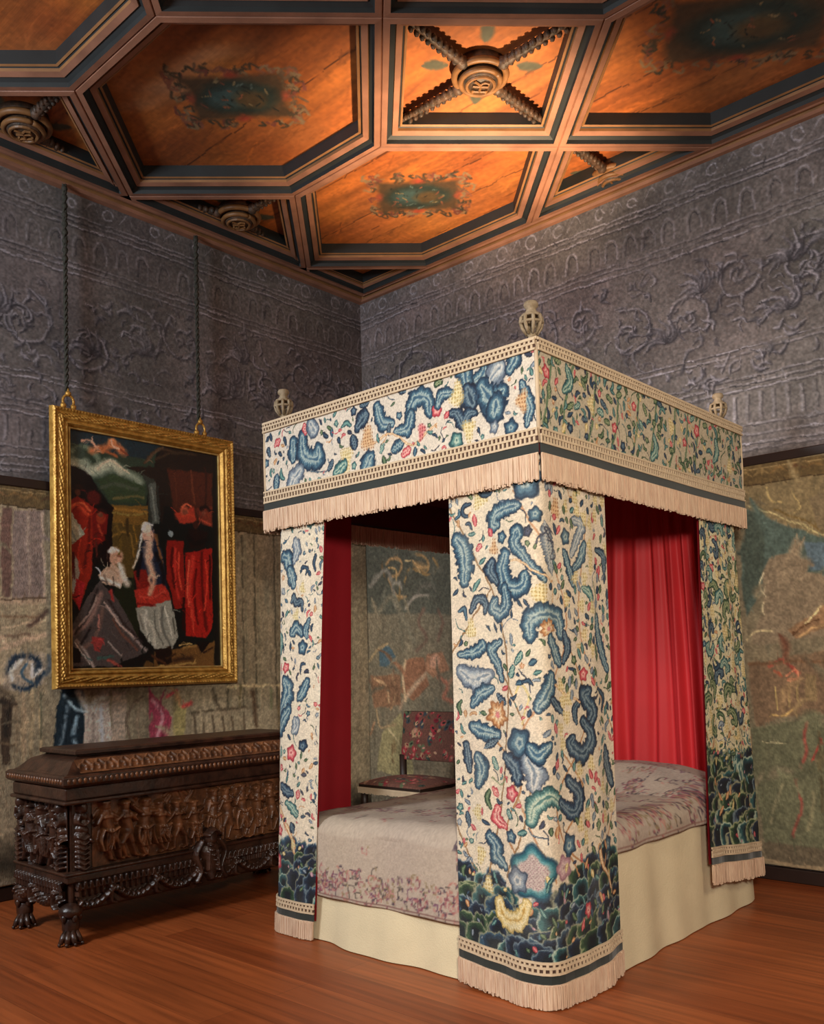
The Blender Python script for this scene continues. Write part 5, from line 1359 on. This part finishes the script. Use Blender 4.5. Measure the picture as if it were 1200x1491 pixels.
rs = Surf([(-2.118, 4.655), (-2.112, 4.80), (-2.118, 5.0), (-2.125, 5.13), (-2.20, 5.19), (-2.36, 5.195)], [(-2.045, 4.475), (-2.05, 4.70), (-2.035, 4.95), (-2.04, 5.13), (-2.12, 5.21), (-2.32, 5.22)], .15, 2.3, (.006, 15, 2.0))
curtain(rs, 2.33, lambda u: .232-.10*np.asarray(u), cr, bed, label='green and yellow crewel curtain at the head-right corner')
rnd = random.Random(9)
cl = Cv(.95, 2.1, 180, 'cfc2a8', 0, .1); cl.hills(lambda x: .45+0*x); g = random.Random(78); bigscatter(cl, 300, 'nbtkg', 0, .95, .4, 2.2, g); cl.fill(800, 'ntgrbkod', (.008, .022), .25)
ls = Surf([(-3.60, 5.185), (-3.80, 5.18), (-3.862, 5.15), (-3.868, 5.0), (-3.865, 4.75)], [(-3.60, 5.20), (-3.80, 5.20), (-3.885, 5.17), (-3.895, 5.0), (-3.89, 4.78)], .02, 2.3, (.005, 15, 1.0))
curtain(ls, 2.33, cst(.004), cl, bed, label='crewel curtain at the far head corner')
# --- crimson head cloth in soft pleats
u, v = np.meshgrid(np.linspace(0, 1, 520), np.linspace(0, 1, 90)); x = bx0+.06+u*(bx1-bx0-.12); z = .45+v*2.0
ph = u*80+3.2*np.sin(u*7+v*.8)+1.6*np.sin(v*2+u*13); am = (.012+.024*(1-v)**.8)*(.6+.6*np.sin(u*23+1)**2)
y = 5.11+am*np.sin(ph)+am*.5*np.sin(ph*.47+2*v)+.004*np.sin(ph*2.3)
link('head_cloth', grid_mesh('head_cloth', np.stack([x, y, z], -1)), 'red', bed, label='crimson silk head cloth hanging in soft pleats')
# --- mattress, skirt
m = MB(); m.box((bx0+.06, by0+.06, .26), (bx1-.05, by1-.12, .575)); mt = m.build('mattress', 'linen', bed, bevel=.04)
m = MB(); m.box((bx0+.07, by0+.08, .20), (bx1-.05, by1-.10, .27)); m.build('bed_frame', 'oak', bed)
def skirt(top, bot, z1, W, seed):
    S = Surf(top, bot, 0, z1, (.010, W*9, seed)); nu = int(W*110); u, v = np.meshgrid(np.linspace(0, 1, nu), np.linspace(0, 1, 40)); z = .004+(z1-.004)*v
    return link('bed_skirt', grid_mesh('bed_skirt', S.at(u, z, 0), None, True), 'linen', bed)
skirt([(bx0+.05, by0+.035), (-3.0, by0+.032), (bx1-.04, by0+.035)], [(bx0+.05, by0+.02), (-3.5, by0-.005), (-3.3, by0-.030), (-2.8, by0-.018), (bx1-.03, by0+.0)], .34, 1.8, 1)
skirt([(bx1-.03, by0+.03), (bx1-.022, 4.0), (bx1-.04, by1-.05)], [(bx1-.0, by0+.01), (bx1+.0, 3.6), (bx1+.005, 4.2), (bx1-.02, 4.5), (bx1+.02, 4.72), (bx1-.02, by1-.05)], .57, 2.1, 2)
skirt([(bx0+.03, by1-.05), (bx0+.03, 4.0), (bx0+.03, by0+.02)], [(bx0+.02, by1-.05), (bx0+.01, 4.0), (bx0+.02, by0+.02)], .5, 2.1, 3)
# ------------------------------------------------------------------ coverlet, over the mattress
cvc = Cv(2.2, 2.5, 200, 'b3a18d', 0, 0)
def coverlet_paint(cv):
    g = random.Random(9); n = vnoise(cv.ny, cv.nx, 60, 60, 2)[..., None]; cv.img = hx('b5a48f')*(1-n)+hx('a8988a')*n
    def sprig(x, y, s, cols):
        a = g.uniform(0, 6.3)
        cv.stroke([(x+s*r*math.cos(a+t), y+s*r*math.sin(a+t)) for r, t in ((1, 0), (.9, 1), (.7, 2), (.45, 3), (.2, 4))], .010, g.choice(cols), .65, .7)
        for k in range(3): b = a+k*2.1; cv.stroke([(x+s*.5*math.cos(b), y+s*.5*math.sin(b)), (x+s*1.1*math.cos(b+.3), y+s*1.1*math.sin(b+.3))], .016, g.choice(cols), .6, .7, True)
    cs_ = ['7c4450', '9a5f60', '4a3c46', '6e4a5c', 'a87064', '8c7a5c', '5a5048', 'b08074']
    def bandy(y0_, y1_, dens):
        for _ in range(dens): sprig(g.uniform(0, 2.2), g.uniform(y0_, y1_), g.uniform(.025, .05), cs_)
    def bandx(x0_, x1_, dens):
        for _ in range(dens): sprig(g.uniform(x0_, x1_), g.uniform(.2, 2.4), g.uniform(.025, .05), cs_)
    bandy(.03, .20, 150); bandx(.03, .20, 140); bandx(2.0, 2.17, 140); bandy(.72, .86, 80)
    for i in range(20): t = i/20*2*PI; sprig(1.1+.42*math.cos(t), 1.5+.5*math.sin(t), .05, cs_)
    for _ in range(110): sprig(g.uniform(.2, 2.0), g.uniform(.3, 2.4), .035, cs_)
    bandx(1.55, 1.75, 90); bandy(1.9, 2.1, 60)
    for x_ in (.02, 2.18): cv.stroke([(x_, 0), (x_, 2.5)], .014, '8a6a5e', .7)
    cv.stroke([(0, .015), (2.2, .015)], .014, '7d5c54', .7); cv.fuzz(.06, 1.8)
coverlet_paint(cvc)
def prof(s, L0, edge, drop0, r=.08):                   # arclength from hem -> (offset from edge, fall below the top)
    flat = np.clip(s-drop0-r*1.2, 0, None); a = np.clip((s-drop0)/(r*1.2), 0, 1)*PI/2; off = np.where(s < drop0, 0, r*(1-np.cos(a)))+flat; fall = np.where(s < drop0, (drop0-s)+r, r*(1-np.sin(a))); return off, fall
nu, nv = 240, 280; u, v = np.meshgrid(np.linspace(0, 1, nu), np.linspace(0, 1, nv)); W, Lc = 2.02, 2.30
su = u*W; left, fl = prof(np.minimum(su, W/2), 0, 0, .05, .09); rgt, fr_ = prof(np.minimum(W-su, W/2), 0, 0, .04, .09)
wid = (bx1-.004)-(bx0+.085); xx = np.where(su < W/2, bx0+.085+left, bx1-.004-rgt); 
kx = (su-.13)/(W-.26); xm = bx0+.085+.10+np.clip(kx, 0, 1)*(wid-.2); xx = np.where((su > .15) & (su < W-.15), xm, xx)
sv = v*Lc; fo, ff = prof(np.minimum(sv, 1.2), 0, 0, .37, .10); yy = np.where(sv < 1.2, by0-.002+fo, by0-.002+fo+(sv-1.2)); yy = np.minimum(yy, by1-.125)
top = .59+.065*np.clip((xx+3.9)/1.8, 0, 1)+.02*np.clip(1-((xx+3.0)/.95)**2, 0, 1)+.13*np.clip((yy-4.45)/.35, 0, 1)*np.clip(1-((xx+3.0)/.92)**4, 0, 1)-.05*np.clip((yy-4.95)/.2, 0, 1)
fall = np.where(su < W/2, fl, fr_); zz = top-fall*np.clip(sv/.49, 0, 1)-ff*(top-(.228+.018*u))/.47; zz += .003*np.sin(xx*23+yy*9)*np.sin(yy*17)
xx = xx+.006*np.sin(yy*14)*(fall > .06); yy = yy-.006*np.sin(xx*11)*(ff > .08)
cov = link('coverlet', grid_mesh('coverlet', np.stack([xx, yy, zz], -1), cvc.sample(u*2.2, v*2.5), True), 'coverlet', label='faded coverlet with mauve scrolling borders spread over the canopy bed', cat='coverlet')
md = cov.modifiers.new('thickness', 'SOLIDIFY'); md.thickness = .006; md.offset = 1
